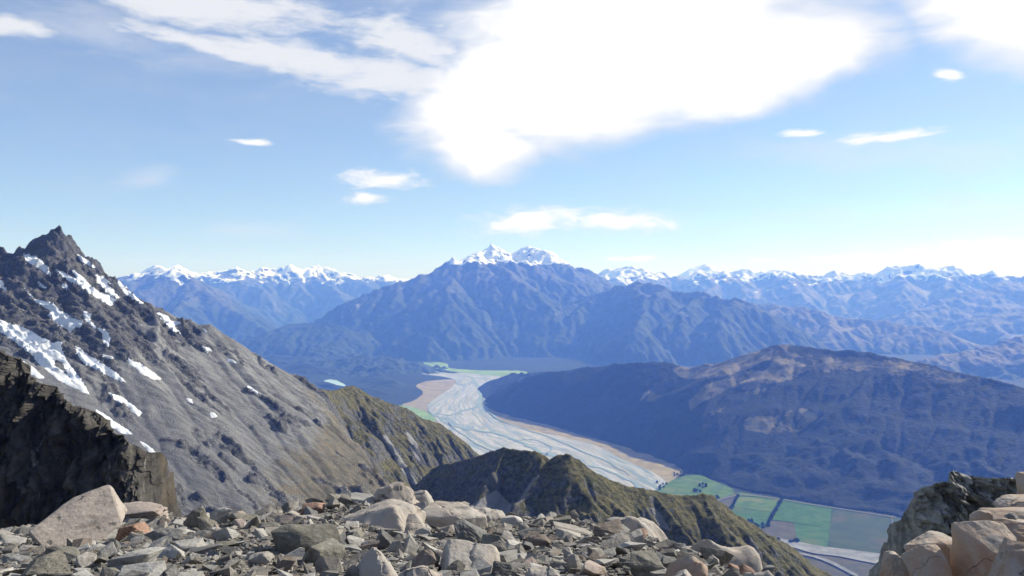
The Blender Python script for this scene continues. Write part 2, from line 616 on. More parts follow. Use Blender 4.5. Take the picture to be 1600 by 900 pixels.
def mat_snow():
    m, t, b = new_mat('old_snow')
    p = t.obj()
    d = t.noise(p, 0.05, 5, 0.6)
    c = t.mix(t.mul(t.step(d, 0.42, 0.7), 0.7), (0.72, 0.74, 0.78), (0.50, 0.50, 0.51))
    t.put(b.inputs['Base Color'], c)
    b.inputs['Roughness'].default_value = 0.6
    t.put(b.inputs['Normal'], t.bump(t.noise(p, 0.25, 4, 0.6), 0.25, 1.2))
    return m


def mat_cliff(name, dark, light, warm, scale):
    m, t, b = new_mat(name)
    p = t.obj()
    crack = t.attr('crack')
    n = t.noise(p, 0.5 * scale, 7, 0.68)
    col_ = t.noise(t.mapping(p, scale=(1.2, 1.2, 0.25)), 0.35 * scale, 5, 0.65)
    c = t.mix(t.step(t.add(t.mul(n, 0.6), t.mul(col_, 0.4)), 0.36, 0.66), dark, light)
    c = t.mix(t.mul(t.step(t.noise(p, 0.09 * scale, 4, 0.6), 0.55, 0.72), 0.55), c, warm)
    c = t.mix(t.mul(t.step(t.noise(t.mapping(p, scale=(1, 1, 0.12)), 0.5 * scale, 3, 0.6), 0.66, 0.74), 0.6), c, (0.36, 0.35, 0.33))
    c = t.mix(t.mul(crack, 0.5), c, (0.035, 0.034, 0.033))
    t.put(b.inputs['Base Color'], c)
    t.put(b.inputs['Normal'], t.bump(t.add(n, t.mul(t.noise(p, 3.0 * scale, 4, 0.6), 0.4)), 0.5, 0.4 / scale))
    return m


def mat_stone(name, c1, c2, c3, vary=0.5, streak=1.0, lichen=0.35, rust=0.15):
    """loose rock: foliated, speckled, each stone a little different"""
    m, t, b = new_mat(name)
    p = t.obj()
    rnd = t.node('ShaderNodeObjectInfo').outputs['Random']
    off = t.vmath('ADD', p, t.vec(t.mul(rnd, 37.0), t.mul(rnd, 91.0), t.mul(rnd, 17.0)))
    n = t.noise(off, 2.2, 7, 0.66)
    fo = t.noise(t.mapping(off, rot=(0.4, 0.9, 0.3), scale=(0.8, 0.8, 7.0)), 1.6, 5, 0.62, 0.4)
    f = t.add(t.mul(n, 0.55), t.mul(fo, 0.45 * streak))
    c = t.mix(t.step(f, 0.32, 0.62), c1, c2)
    c = t.mix(t.mul(t.step(t.noise(off, 0.9, 5, 0.6), 0.5, 0.68), 0.6), c, c3)
    grain = t.noise(off, 26.0, 3, 0.7)
    c = t.mix(t.mul(t.step(grain, 0.5, 0.8), 0.35), c, (0.52, 0.51, 0.48))
    c = t.mix(t.mul(t.step(grain, 0.5, 0.25), 0.45), c, (0.05, 0.05, 0.05))
    lic = t.step(t.voro(t.vmath('ADD', off, t.mul(n, 0.5)), 5.5, 'F1'), 0.22, 0.10)
    c = t.mix(t.mul(lic, lichen), c, (0.06, 0.06, 0.055))
    c = t.mix(t.mul(t.step(t.noise(off, 1.5, 4, 0.6), 0.6, 0.75), rust), c, (0.30, 0.16, 0.09))
    c = t.mix(1.0, c, t.lin(rnd, 0, 1, 1.0 - vary * 0.55, 1.0 + vary * 0.45), 'MULTIPLY')
    t.put(b.inputs['Base Color'], c)
    b.inputs['Roughness'].default_value = 0.85
    n1 = t.bump(t.add(n, t.mul(fo, 0.6)), 0.55, 0.06)
    t.put(b.inputs['Normal'], t.bump(t.add(grain, t.mul(lic, -0.4)), 0.45, 0.012, n1))
    return m


def mat_slab(name, c1, c2, grey, dark):
    """smooth weathered bedrock"""
    m, t, b = new_mat(name)
    p = t.pos()
    n = t.noise(p, 0.9, 6, 0.6)
    n2 = t.noise(p, 5.0, 6, 0.68)
    c = t.mix(t.step(n, 0.35, 0.65), c1, c2)
    c = t.mix(t.mul(t.step(t.add(t.mul(n2, 0.5), t.mul(t.noise(p, 1.7, 5, 0.6), 0.5)), 0.44, 0.58), 0.8), c, grey)
    c = t.mix(t.mul(t.step(n2, 0.54, 0.68), 0.6), c, dark)
    speck = t.step(t.noise(p, 38.0, 3, 0.7), 0.58, 0.74)
    c = t.mix(t.mul(speck, 0.45), c, dark)
    # hairline joints
    w1 = t.math('ABSOLUTE', t.sub(t.noise(t.mapping(p, rot=(0, 0, 0.5), scale=(0.5, 1.6, 1.0)), 0.9, 4, 0.5), 0.5))
    joint = t.step(w1, 0.004, 0.0)
    c = t.mix(t.mul(joint, 0.75), c, (0.06, 0.052, 0.045))
    t.put(b.inputs['Base Color'], c)
    n1 = t.bump(t.sub(t.add(n2, t.mul(t.noise(p, 1.7, 4, 0.6), 1.0)), t.mul(joint, 0.5)), 0.5, 0.05)
    t.put(b.inputs['Normal'], t.bump(t.noise(p, 45.0, 3, 0.7), 0.3, 0.008, n1))
    return m


def mat_ground():
    m, t, b = new_mat('gravel_ground')
    p = t.pos()
    n = t.noise(p, 3.0, 6, 0.65)
    v = t.node('ShaderNodeTexVoronoi', feature='F1')
    t.put(v.inputs['Vector'], p); v.inputs['Scale'].default_value = 34.0
    vr = t.node('ShaderNodeTexVoronoi', feature='F1')
    t.put(vr.inputs['Vector'], p); vr.inputs['Scale'].default_value = 15.0
    r, g_, bl = t.xyz(v.outputs['Color'])
    c = t.mix(t.step(t.add(t.mul(n, 0.5), t.mul(r, 0.5)), 0.3, 0.75), (0.09, 0.083, 0.075), (0.32, 0.295, 0.265))
    c = t.mix(t.mul(t.step(v.outputs['Distance'], 0.35, 0.65), 0.75), c, (0.05, 0.046, 0.042))
    t.put(b.inputs['Base Color'], c)
    h = t.sub(1.0, t.add(t.mul(v.outputs['Distance'], 0.6), vr.outputs['Distance']))
    t.put(b.inputs['Normal'], t.bump(h, 1.0, 0.03))
    return m


def mat_valley():
    m, t, b = new_mat('valley_forest')
    p = t.obj()
    n = t.noise(p, 0.0011, 6, 0.6)
    tr = t.noise(p, 0.03, 5, 0.7)
    c = t.mix(t.step(tr, 0.3, 0.7), (0.007, 0.014, 0.009), (0.026, 0.038, 0.02))
    c = t.mix(t.mul(t.step(n, 0.5, 0.66), 0.6), c, (0.035, 0.055, 0.03))
    c = t.mix(t.mul(t.step(t.noise(p, 0.0035, 6, 0.65), 0.5, 0.64), 0.5), c, (0.012, 0.02, 0.013))
    t.put(b.inputs['Base Color'], c)
    t.put(b.inputs['Normal'], t.bump(tr, 0.8, 16.0))
    return m


def mat_riverbed():
    m, t, b = new_mat('braided_gravel')
    uv = t.node('ShaderNodeUVMap', uv_map='flow').outputs[0]
    p = t.obj()
    wq = t.vmath('MULTIPLY', t.vmath('SUBTRACT', t.noise(p, 0.0016, 4, 0.55, color=True), (0.5, 0.5, 0.5)), (420.0, 420.0, 0.0))
    s = t.vmath('ADD', uv, wq)
    a = t.math('ABSOLUTE', t.sub(t.noise(t.mapping(s, scale=(0.00075, 0.0042, 1)), 1.0, 3, 0.5, 0.6), 0.5))
    a2 = t.math('ABSOLUTE', t.sub(t.noise(t.mapping(s, loc=(31, 7, 3), scale=(0.0012, 0.0065, 1)), 1.0, 3, 0.5, 0.8), 0.5))
    a3 = t.math('ABSOLUTE', t.sub(t.noise(t.mapping(s, loc=(11, 47, 3), scale=(0.0022, 0.013, 1)), 1.0, 4, 0.55, 0.8), 0.5))
    ch = t.mx(t.step(a, 0.032, 0.012), t.mul(t.step(a2, 0.016, 0.004), 0.75))
    damp = t.mx(t.step(a3, 0.02, 0.004), t.step(a, 0.075, 0.03))
    n = t.noise(t.mapping(s, scale=(0.002, 0.012, 1)), 1.0, 6, 0.65)
    g = t.mix(t.step(n, 0.35, 0.65), (0.30, 0.30, 0.292), (0.48, 0.47, 0.45))
    g = t.mix(t.mul(damp, 0.5), g, (0.27, 0.28, 0.28))
    isl = t.mul(t.step(t.noise(t.mapping(s, loc=(5, 3, 0), scale=(0.0011, 0.004, 1)), 1.0, 5, 0.6), 0.57, 0.64), t.add(0.3, t.mul(t.attr('edge'), 0.7)))
    g = t.mix(t.mul(isl, 0.8), g, (0.30, 0.245, 0.19))
    c = t.mix(t.mul(ch, 0.85), g, (0.16, 0.235, 0.255))
    t.put(b.inputs['Base Color'], c)
    t.put(b.inputs['Roughness'], t.lin(ch, 0, 1, 0.9, 0.35))
    return m


def mat_flat(name, c1, c2, scale, c3=None, lines=False):
    m, t, b = new_mat(name)
    p = t.obj()
    n = t.noise(p, scale, 6, 0.62)
    c = t.mix(t.step(n, 0.32, 0.68), c1, c2)
    if c3:
        c = t.mix(t.mul(t.step(t.noise(p, scale * 0.35, 5, 0.6), 0.52, 0.66), 0.8), c, c3)
    if lines:
        a = t.math('ABSOLUTE', t.sub(t.noise(p, scale * 0.5, 3, 0.5, 1.0), 0.5))
        c = t.mix(t.mul(t.step(a, 0.012, 0.003), 0.6), c, (0.13, 0.11, 0.08))
    t.put(b.inputs['Base Color'], c)
    return m


def mat_leaf():
    m, t, b = new_mat('dark_foliage')
    n = t.noise(t.obj(), 0.15, 4, 0.6)
    t.put(b.inputs['Base Color'], t.mix(n, (0.02, 0.035, 0.016), (0.06, 0.08, 0.035)))
    return m


def mat_bark():
    m, t, b = new_mat('bark')
    t.put(b.inputs['Base Color'], t.mix(t.noise(t.obj(), 0.8, 4, 0.6), (0.05, 0.04, 0.03), (0.11, 0.09, 0.07)))
    return m


def mat_haze():
    m = bpy.data.materials.new('haze_air')
    m.use_nodes = True
    nt = m.node_tree
    nt.nodes.clear()
    v = nt.nodes.new('ShaderNodeVolumePrincipled')
    v.inputs['Color'].default_value = (*HAZE_COLOR, 1)
    v.inputs['Absorption Color'].default_value = (1, 1, 1, 1)
    v.inputs['Density'].default_value = HAZE_DENSITY
    v.inputs['Anisotropy'].default_value = 0.1
    o = nt.nodes.new('ShaderNodeOutputMaterial')
    nt.links.new(v.outputs[0], o.inputs['Volume'])
    return m


M = dict(left=mat_left_mountain(), ridge=mat_grassy_ridge(), hill=mat_forest_hill(), snow=mat_snow(), ground=mat_ground(),
         valley=mat_valley(), river=mat_riverbed(), leaf=mat_leaf(), bark=mat_bark())
GR = ((0.045, 0.053, 0.04), (0.12, 0.115, 0.078))
RK = ((0.035, 0.038, 0.042), (0.115, 0.116, 0.118))
M['massif'] = mat_far('massif_rock', 520, 760, -350, 250, GR, RK, 35)
M['bluff'] = mat_far('bluff_rock', 900, 1200, -420, 150, GR, RK, 30)
M['far'] = mat_far('snowy_range_rock', 80, 620, -700, -150, GR, RK, 45, snow_slope=(0.58, 0.84))
M['far_right'] = mat_far('snowy_range_tussock', 160, 620, -1300, -900, ((0.09, 0.082, 0.06), (0.21, 0.175, 0.122)), RK, 55, snow_slope=(0.55, 0.8))
M['brown'] = mat_far('tussock_hills', 500, 900, -1330, -1080, ((0.085, 0.078, 0.055), (0.2, 0.165, 0.11)), RK, 28)


# ================================================================== SETTING: terrain
def finish_terrain(name, X, Y, Z, cell, mat, attrs, label, keep=None):
    me = grid_mesh(name, X, Y, Z, keep, attrs)
    o = add_obj(name, me, mat, kind='structure', label=label)
    return o


def far_terrain(name, box, cell, mains, slope, spur, seed, mat, label, amp=0.5, ero=0.5, extra=(), drops=26000, floor=FLOOR, foot=True):
    X, Y = grid_xy(*box, cell)
    ridges = [(m_, slope) for m_ in mains] + list(extra)
    for i, m_ in enumerate(mains):
        n, L, drop = spur
        ridges += auto_spurs(m_, n, L, drop, slope * 1.05, seed + i * 13)
    # warp the plan so that ridges wander
    wl = 26 * cell
    WX = X + fbm(X / wl, Y / wl, 4, seed) * cell * 3.2
    WY = Y + fbm(X / wl, Y / wl, 4, seed + 50) * cell * 3.2
    Xc, Yc = WX[::2, ::2], WY[::2, ::2]
    Hc = ridge_field(Xc.astype(np.float32), Yc.astype(np.float32), ridges)
    gx = np.arange(X.shape[1]) / 2.0; gy = np.arange(X.shape[0]) / 2.0
    GX, GY = np.meshgrid(gx, gy)
    H = bilinear(Hc.astype(np.float64), GX, GY)
    H = H + (ridged(X / (16 * cell), Y / (16 * cell), 5, seed + 3) - 0.45) * cell * 3.4 * amp + (ridged(X / (6 * cell), Y / (6 * cell), 4, seed + 4) - 0.42) * cell * 1.3 * amp
    H = H + fbm(X / (5 * cell), Y / (5 * cell), 4, seed + 5) * cell * 0.9 * amp
    H = np.maximum(H, floor - 120)
    H, flow = erode(H, cell, drops, 46, 4, seed, ero * 0.7)
    # soft foot into the valley floor
    Z = floor + np.where(H - floor > 200, H - floor, (np.clip(H - floor + 120, 0, 320) / 320.0) ** 1.6 * 320 - 120)
    Z = np.where(H - floor > 200, H, Z)
    if not foot:
        Z = H
    keep = Z > floor - 30
    return finish_terrain(name, X, Y, Z, cell, mat, {'flow': norm01(flow, 98.5)}, label, keep), (X, Y, Z)


def PL(pts, d0=None, d1=None):
    """ridge polyline from picture points with a distance each, or distances running from d0 to d1"""
    if len(pts[0]) == 3:
        return [P(*p) for p in pts]
    n = len(pts) - 1
    return [P(a, b, d0 + (d1 - d0) * i / n) for i, (a, b) in enumerate(pts)]


# valley floor: one sheet that reaches to the end of the valley
X, Y = grid_xy(-29000, 29000, 1500, 43500, 220)
Zv = FLOOR + np.maximum(fbm(X / 2200, Y / 2200, 4, 5), 0) * 22 * sstep(Y, 9000, 14000)
finish_terrain('valley_floor', X, Y, Zv, 220, M['valley'], {}, 'dark forested valley floor far below the ridge')

G1 = PL([(150, 442), (190, 433), (215, 426), (235, 421), (247, 412), (262, 418), (275, 413), (292, 423), (312, 426), (335, 424), (355, 421), (372, 415), (390, 424),
         (410, 417), (430, 420), (455, 413), (470, 417), (490, 415), (512, 417), (532, 425), (560, 430), (590, 433), (600, 428), (620, 433), (650, 436), (700, 440)], 26000, 33000)
G2 = PL([(100, 445), (195, 434), (247, 416), (262, 423), (275, 418), (300, 438), (335, 462), (380, 492), (420, 520)], 23000, 18500)
far_terrain('snowy_mountains_west', (-17500, -1200, 17500, 34500), 44, [G1, G2], 0.62, (17, 3600, 0.34), 11, M['far'],
            'snow-topped mountain range beyond the valley, left of the central massif', 0.75, 0.5, drops=40000)
H1 = PL([(900, 436), (925, 430), (945, 421), (970, 417), (985, 415), (1000, 419), (1030, 424), (1060, 433), (1075, 427), (1090, 423), (1120, 424), (1140, 423), (1165, 419),
         (1185, 424), (1210, 420), (1230, 424), (1250, 428), (1270, 430), (1300, 423), (1320, 427), (1340, 424), (1360, 426), (1385, 420), (1400, 412), (1420, 416), (1440, 411),
         (1460, 421), (1475, 413), (1490, 415), (1510, 425), (1530, 428), (1550, 423), (1580, 428), (1600, 432), (1650, 424), (1720, 420)], 34000, 27000)
far_terrain('snowy_mountains_east', (1800, 22500, 19500, 36000), 52, [H1], 0.58, (22, 4600, 0.30), 23, M['far_right'],
            'long snow-capped range along the right horizon', 0.8, 0.5, drops=42000)
H0 = PL([(1040, 438), (1070, 425), (1090, 415), (1103, 411), (1116, 418), (1140, 428), (1170, 436)], 41000, 41000)
far_terrain('pale_far_peak', (6500, 13500, 38500, 43300), 55, [H0], 0.5, (5, 1800, 0.3), 29, M['far'],
            'pale triangular peak farthest away on the horizon', 0.4, 0.3, drops=6000)
R1 = PL([(1690, 425), (1600, 439), (1556, 443), (1512, 455), (1469, 470), (1425, 484), (1403, 497), (1370, 520)], 25000, 22000)
R1b = PL([(1700, 470), (1640, 470), (1580, 485), (1530, 500)], 21500, 20000)
R1c = PL([(1720, 500), (1660, 508), (1600, 522), (1560, 535), (1520, 553), (1480, 570)], 19500, 18000)
R1d = PL([(1720, 560), (1650, 565), (1590, 578), (1540, 592)], 17000, 16000)
far_terrain('tussock_range', (7500, 20000, 14500, 28000), 42, [R1, R1b, R1c, R1d], 0.5, (14, 2600, 0.28), 37, M['brown'],
            'brown tussock range stepping down in the right distance', 0.8, 0.5)
R2 = PL([(1150, 472), (1184, 474), (1215, 475), (1250, 478), (1294, 489), (1337, 498), (1381, 500), (1412, 505), (1460, 511), (1490, 522), (1534, 548), (1569, 568), (1600, 580), (1660, 610)],
        19500, 15500)
far_terrain('tussock_hill', (4800, 12600, 12500, 21500), 32, [R2], 0.5, (10, 1900, 0.30), 41, M['brown'],
            'rounded brown hill behind the dark forested hill', 0.55, 0.45)
R4 = PL([(1760, 490), (1700, 503), (1640, 518), (1590, 528), (1540, 541), (1490, 552), (1440, 562), (1400, 575)], 13900, 12300)
far_terrain('tussock_foothill', (5200, 11500, 10600, 16200), 25, [R4], 0.42, (9, 1300, 0.22), 43, M['brown'],
            'low brown foothill at the right edge behind the forested hill', 0.8, 0.4, drops=16000)
E1 = PL([(380, 552), (400, 545), (440, 525), (480, 505), (520, 486), (545, 470), (570, 456), (600, 447), (625, 440), (645, 434), (660, 428), (680, 420), (695, 416), (703, 410), (711, 403),
         (718, 409), (735, 402), (745, 399), (757, 405), (775, 409), (800, 405), (832, 408), (842, 420), (865, 439), (900, 450), (925, 462), (960, 485)], 17500, 20500)
E2 = PL([(725, 408), (745, 400), (758, 388), (768, 381), (783, 391), (800, 397), (815, 388), (827, 383), (842, 396), (860, 406), (880, 419), (895, 420), (906, 414), (922, 429), (955, 441)], 22500, 23000)
Esp = [(PL([(800, 406, 19600), (770, 440, 18900), (700, 480, 18000), (640, 515, 17200)]), 0.6), (PL([(760, 408, 19500), (680, 450, 18600), (600, 495, 17600), (560, 520, 17000)]), 0.6),
       (PL([(835, 412, 19700), (850, 455, 18800), (840, 500, 17800), (810, 535, 16900)]), 0.6), (PL([(660, 429, 19000), (600, 460, 18400), (540, 500, 17400)]), 0.6),
       (PL([(880, 445, 19800), (920, 490, 18500), (960, 530, 17300)]), 0.6)]
far_terrain('central_massif', (-7600, 4200, 14200, 26000), 33, [E1, E2], 0.62, (15, 2600, 0.36), 53, M['massif'],
            'steep blue massif with two snow-covered summits in the middle distance', 1.0, 0.45, extra=Esp, drops=40000)
F1 = PL([(850, 500), (880, 480), (905, 470), (930, 457), (960, 446), (1000, 440), (1030, 443), (1060, 455), (1100, 457), (1115, 463), (1150, 465), (1175, 475), (1200, 487), (1230, 510),
         (1262, 537), (1300, 570)], 18800, 14500)
far_terrain('wooded_bluff', (300, 7200, 11000, 20500), 29, [F1], 0.62, (12, 2300, 0.36), 61, M['bluff'],
            'broad wooded mountain shoulder right of the central massif', 0.8, 0.5, drops=30000)
I1 = PL([(380, 540), (430, 515), (470, 503), (510, 502), (550, 515), (600, 545)], 17200, 15800)
far_terrain('wooded_foothills', (-6500, -1500, 13800, 19000), 30, [I1], 0.42, (6, 1100, 0.25), 67, M['bluff'],
            'dark wooded foothills at the head of the valley', 0.5, 0.4, drops=12000)
I2 = PL([(500, 572), (530, 562), (565, 556), (600, 558), (640, 570), (690, 588)], 13900, 12700)
I4 = PL([(430, 552), (465, 541), (500, 541), (540, 550), (590, 556)], 15600, 15000)
I3 = PL([(560, 553), (610, 551), (680, 556), (740, 553), (800, 559)], 16200, 15400)
far_terrain('wooded_knolls', (-3800, 300, 11800, 17000), 24, [I2, I3, I4], 0.22, (4, 500, 0.2), 71, M['bluff'],
            'low wooded knolls on the valley floor beside the river', 1.1, 0.4, drops=12000, foot=False)

# wooded flats left of the river
X, Y = grid_xy(-5200, -300, 9800, 16800, 42)
px, py = to_px(X, Y, np.full(X.shape, FLOOR))
mk = sstep(px, 665, 600) * sstep(py, 655, 600)
for (cx, cy, rx_, ry_) in ((450, 548, 45, 8), (612, 545, 26, 6), (522, 598, 34, 9), (538, 564, 28, 5), (660, 615, 40, 18), (640, 640, 40, 14)):
    mk = mk * (1 - np.exp(-(((px - cx) / rx_) ** 2 + ((py - cy) / ry_) ** 2) * 0.8))
Zf = FLOOR - 25 + mk * (25 + np.clip(ridged(X / 1300, Y / 1300, 5, 133) - 0.25, 0, 1) * 190 + fbm(X / 200, Y / 200, 3, 137) * 12)
finish_terrain('wooded_flats', X, Y, Zf, 42, M['valley'], {}, 'dark rolling forest on the flats left of the river', Zf > FLOOR - 12)

# the dark forested hill
X, Y = grid_xy(-900, 5200, 3300, 10800, 13.5)
D1 = PL([(752, 640, 9100), (765, 619, 9100), (800, 592, 9100), (850, 583, 8850), (900, 577, 8600), (950, 570, 8300), (1000, 566, 8000), (1040, 566, 7850), (1080, 572, 7650), (1120, 568, 7500),
         (1160, 556, 7350), (1200, 543, 7200), (1230, 536, 7100), (1270, 540, 7000), (1310, 547, 6850), (1350, 550, 6700), (1400, 558, 6500), (1450, 569, 6300), (1500, 580, 6100),
         (1550, 593, 5900), (1600, 607, 5700), (1700, 640, 5350), (1850, 700, 5000)])
Dsp = [(PL([(1200, 545, 7200), (1130, 575, 7000), (1060, 610, 6800), (990, 650, 6650)]), 0.56), (PL([(1230, 538, 7100), (1215, 590, 6650), (1180, 640, 6300), (1130, 690, 6050)]), 0.56),
       (PL([(1310, 547, 6850), (1330, 610, 6350), (1310, 680, 5850)]), 0.56), (PL([(1450, 569, 6300), (1480, 650, 5750), (1470, 730, 5250)]), 0.56),
       (PL([(1010, 567, 8000), (960, 600, 7800), (900, 630, 7700)]), 0.56), (PL([(900, 577, 8600), (850, 605, 8450), (800, 630, 8500)]), 0.56)]
rid = [(D1, 0.48)] + [(q, 0.5) for q, _s in Dsp] + auto_spurs(D1, 6, 700, 0.38, 0.55, 5)
H = ridge_field((X + fbm(X / 600, Y / 600, 4, 2) * 70).astype(np.float32), (Y + fbm(X / 600, Y / 600, 4, 9) * 70).astype(np.float32), rid).astype(np.float64)
H = H + (ridged(X / 480, Y / 480, 5, 8) - 0.45) * 30 + fbm(X / 90, Y / 90, 4, 4) * 5
H = np.maximum(H, FLOOR - 90)
H, flow = erode(H, 13.5, 30000, 46, 4, 3, 0.25)
H += fbm(X / 22, Y / 22, 2, 77) * 5.0
px, py = to_px(X, Y, H)
gr = np.clip(sstep(H, -850, -520), 0, 1) * 0.28 + 0.15 * np.exp(-((px - 1190) / 95) ** 2) * sstep(py, 690, 600) - 0.55 * sstep(px, 1040, 930) - 0.35 * sstep(px, 1320, 1480) * sstep(py - np.interp(px, [1200, 1600], [545, 610]), 12, 40)
for poly, k in (([(1052, 578), (1075, 572), (1110, 569), (1160, 557), (1205, 545), (1200, 560), (1160, 576), (1120, 588), (1090, 592), (1060, 588)], 0.75), ([(1075, 610), (1130, 594), (1150, 600), (1110, 622), (1080, 628)], 0.7),
               ([(1140, 590), (1230, 560), (1260, 575), (1215, 610), (1150, 625)], 0.35), ([(1160, 655), (1215, 645), (1250, 636), (1290, 650), (1255, 675), (1215, 684), (1165, 672)], 0.6),
               ([(996, 611), (1010, 608), (1022, 612), (1008, 617)], 0.7), ([(1100, 640), (1140, 632), (1150, 645), (1110, 652)], 0.45), ([(1230, 552), (1420, 565), (1520, 590), (1500, 600), (1380, 585), (1240, 580)], 0.3)):
    gr = np.maximum(gr, 0) + k * sstep(poly_sd(px, py, poly), -7, 5)
fl = norm01(flow, 98)
gr = gr - fl * 0.3 + 0.1
base_line = [on_floor(a, b) for a, b in ((740, 600), (757, 625), (764, 640), (800, 652), (845, 662), (881, 668), (930, 682), (985, 702), (1030, 718), (1064, 733), (1100, 742), (1155, 765), (1222, 778), (1300, 791), (1400, 806), (1520, 822), (1700, 850))]
base_poly = [(a, b) for a, b, c in base_line] + [(5600, 4200), (5600, 11500), (-900, 11500)]
lim = poly_sd(X, Y, base_poly) + fbm(X / 160, Y / 160, 4, 44) * 45
H = np.minimum(H, FLOOR + 30 + np.where(lim > 0, lim * 0.75, lim * 2.0))
H = np.maximum(H, np.where(lim > 0, FLOOR + 30 + np.minimum(lim, 600) * 0.30 * (1 + 0.5 * fbm(X / 260, Y / 260, 4, 46)), FLOOR - 60))
H = np.maximum(H, FLOOR - 60)
foot = np.clip((H - FLOOR + 60) / 160.0, 0, None)
H = np.where(H - FLOOR < 100, FLOOR - 60 + np.clip(foot, 0, 1) ** 1.5 * 160, H)
finish_terrain('forested_hill', X, Y, H, 13.5, M['hill'], {'grass': gr}, 'dark forested hill with tawny grass along its crest above the river', H > FLOOR - 20)

# ------------------------------------------------------------------ rocky mountain on the left
SKY_L = [(-160, 410), (-60, 402), (0, 391), (8, 396), (24, 392), (35, 392), (45, 377), (58, 371), (68, 369), (80, 361), (87, 358), (95, 361), (104, 373), (116, 391), (122, 398), (136, 404), (147, 412),
         (151, 419), (165, 428), (185, 437), (200, 452), (215, 462), (228, 469), (240, 473), (262, 486), (285, 497), (298, 497), (312, 507), (330, 506), (346, 520), (370, 533), (395, 550),
         (420, 566), (450, 583), (480, 599), (500, 607), (520, 622), (560, 660), (640, 740)]
CELL_A = 2.2
X, Y = grid_xy(-1330, 60, 820, 1640, CELL_A)
YR = 1400.0 + fbm(X / 260, np.zeros_like(X), 3, 21) * 26
sp = np.array(SKY_L, float)
rx = (sp[:, 0] - 800) / F * 1400.0; rz = (450 - sp[:, 1]) / F * 1400.0
# distance in front of the crest, features slide along the fall line
T = YR - Y
xs_ = X - np.clip(T, 0, None) * 1.15
zr_d = np.interp(X, rx, rz)
zr_f = np.interp(xs_, rx, rz)
smooth_line = np.interp(X, [-1100, -797, -334, 60], [180 - 20, 52, -175, -386])
smooth_f = np.interp(xs_, [-1500, -1100, -797, -334, 60], [390, 160, 52, -175, -386])
front = smooth_line - 0.285 * T + (zr_f - smooth_f) * np.exp(-np.clip(T, 0, None) / 170.0)
near_crest = np.exp(-np.abs(T) / 42.0)
front = front * (1 - near_crest) + (zr_d - 0.285 * T) * near_crest
back = zr_d + 0.6 * T
base = np.where(T >= 0, front, back)
# rotated coordinates: a across the fall line, s down it
ca, sa = math.cos(rad(-26)), math.sin(rad(-26))
S = X * ca + Y * sa
A_ = -X * sa + Y * ca
wv = fbm(X / 130, Y / 130, 4, 31) * 40
ribs = ridged((A_ + wv) / 105.0, (S + wv) / 420.0, 5, 33)
ribs2 = ridged((A_ + wv * 0.5) / 38.0, (S + wv) / 120.0, 4, 39)
upper = sstep(T, 330, 40)
px, py = to_px(X, Y, base)
left_up = sstep(px, 330, 60) * sstep(py, 640, 470)
rockfield = fbm((A_ + wv * 0.6) / 34.0, (S + wv) / 150.0, 5, 47, 0.58) + 0.55 * upper * sstep(px, 380, 120) + 0.75 * left_up * 0.6 + 0.02
rock = sstep(rockfield, 0.10, 0.30)
steps_ = fbm(X / 20, Y / 20, 4, 51)
crags = ridged((A_ + wv * 0.4) / 15.0, (S + wv) / 46.0, 4, 52)
strata = (A_ * 0.35 + base * 0.9 + wv * 0.5) / 11.0
ledge = np.abs((strata % 1.0) - 0.5) * 2
H = base + (ribs - 0.42) * (7 + 22 * upper * sstep(px, 420, 200)) + rock * ((ribs2 - 0.4) * 11 + (crags - 0.35) * 9 + steps_ * 3.0 + (ledge - 0.5) * 3.5
                                                       + (ridged(A_ / 6.5, S / 15.0, 3, 58) - 0.4) * 4.5) + fbm(X / 7, Y / 7, 3, 53) * 0.55
H = H - sstep(np.abs(T), 26, 0) * ((ribs - 0.42) * (6 + 22 * upper * sstep(px, 420, 200)))
# edge of the face: beyond this line the slope breaks away into the side valley
ex0, ey0, ex1, ey1 = -334, 1400, -150, 1165
side = ((X - ex0) * (ey1 - ey0) - (Y - ey0) * (ex1 - ex0)) / math.hypot(ex1 - ex0, ey1 - ey0)
side = -side if ((-100 - ex0) * (ey1 - ey0) - (1500 - ey0) * (ex1 - ex0)) < 0 else side
side = side + fbm(X / 70, Y / 70, 4, 61) * 22
H = H - np.clip(side, 0, None) * 0.75 - sstep(side, 0, 30) * 4
H, flow = erode(H, CELL_A, 26000, 70, 3, 17, 0.10)
H += fbm(X / 4.4, Y / 4.4, 2, 59) * (0.25 + 0.8 * rock)
LM = (X, Y, H)
sl = slope_of(H, CELL_A)
rockm = np.clip(rock * 0.85 + sstep(sl, 0.85, 1.35) * 0.7 - 0.1, 0, 1)
rockm = np.maximum(rockm, sstep(T, 75, 10) * sstep(px, 230, 120) * 0.9)
px, py = to_px(X, Y, H)
edge_line = np.interp(px, sp[:, 0], sp[:, 1])
grass = 0.42 * sstep(px, 360, 540) + 0.40 * sstep(py, 640, 760) * sstep(px, 200, 420) + 0.25 * np.exp(-np.abs(side) / 60.0) - 0.42 * rockm
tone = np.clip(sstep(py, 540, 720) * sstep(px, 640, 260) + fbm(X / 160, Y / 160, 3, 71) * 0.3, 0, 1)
left_mtn = finish_terrain('rocky_mountain', X, Y, H, CELL_A, M['left'], {'rock': rockm, 'grass': grass, 'flow': norm01(flow, 98), 'tone': tone},
                          'sharp grey rocky peak with scree slopes and snow patches, left', None)

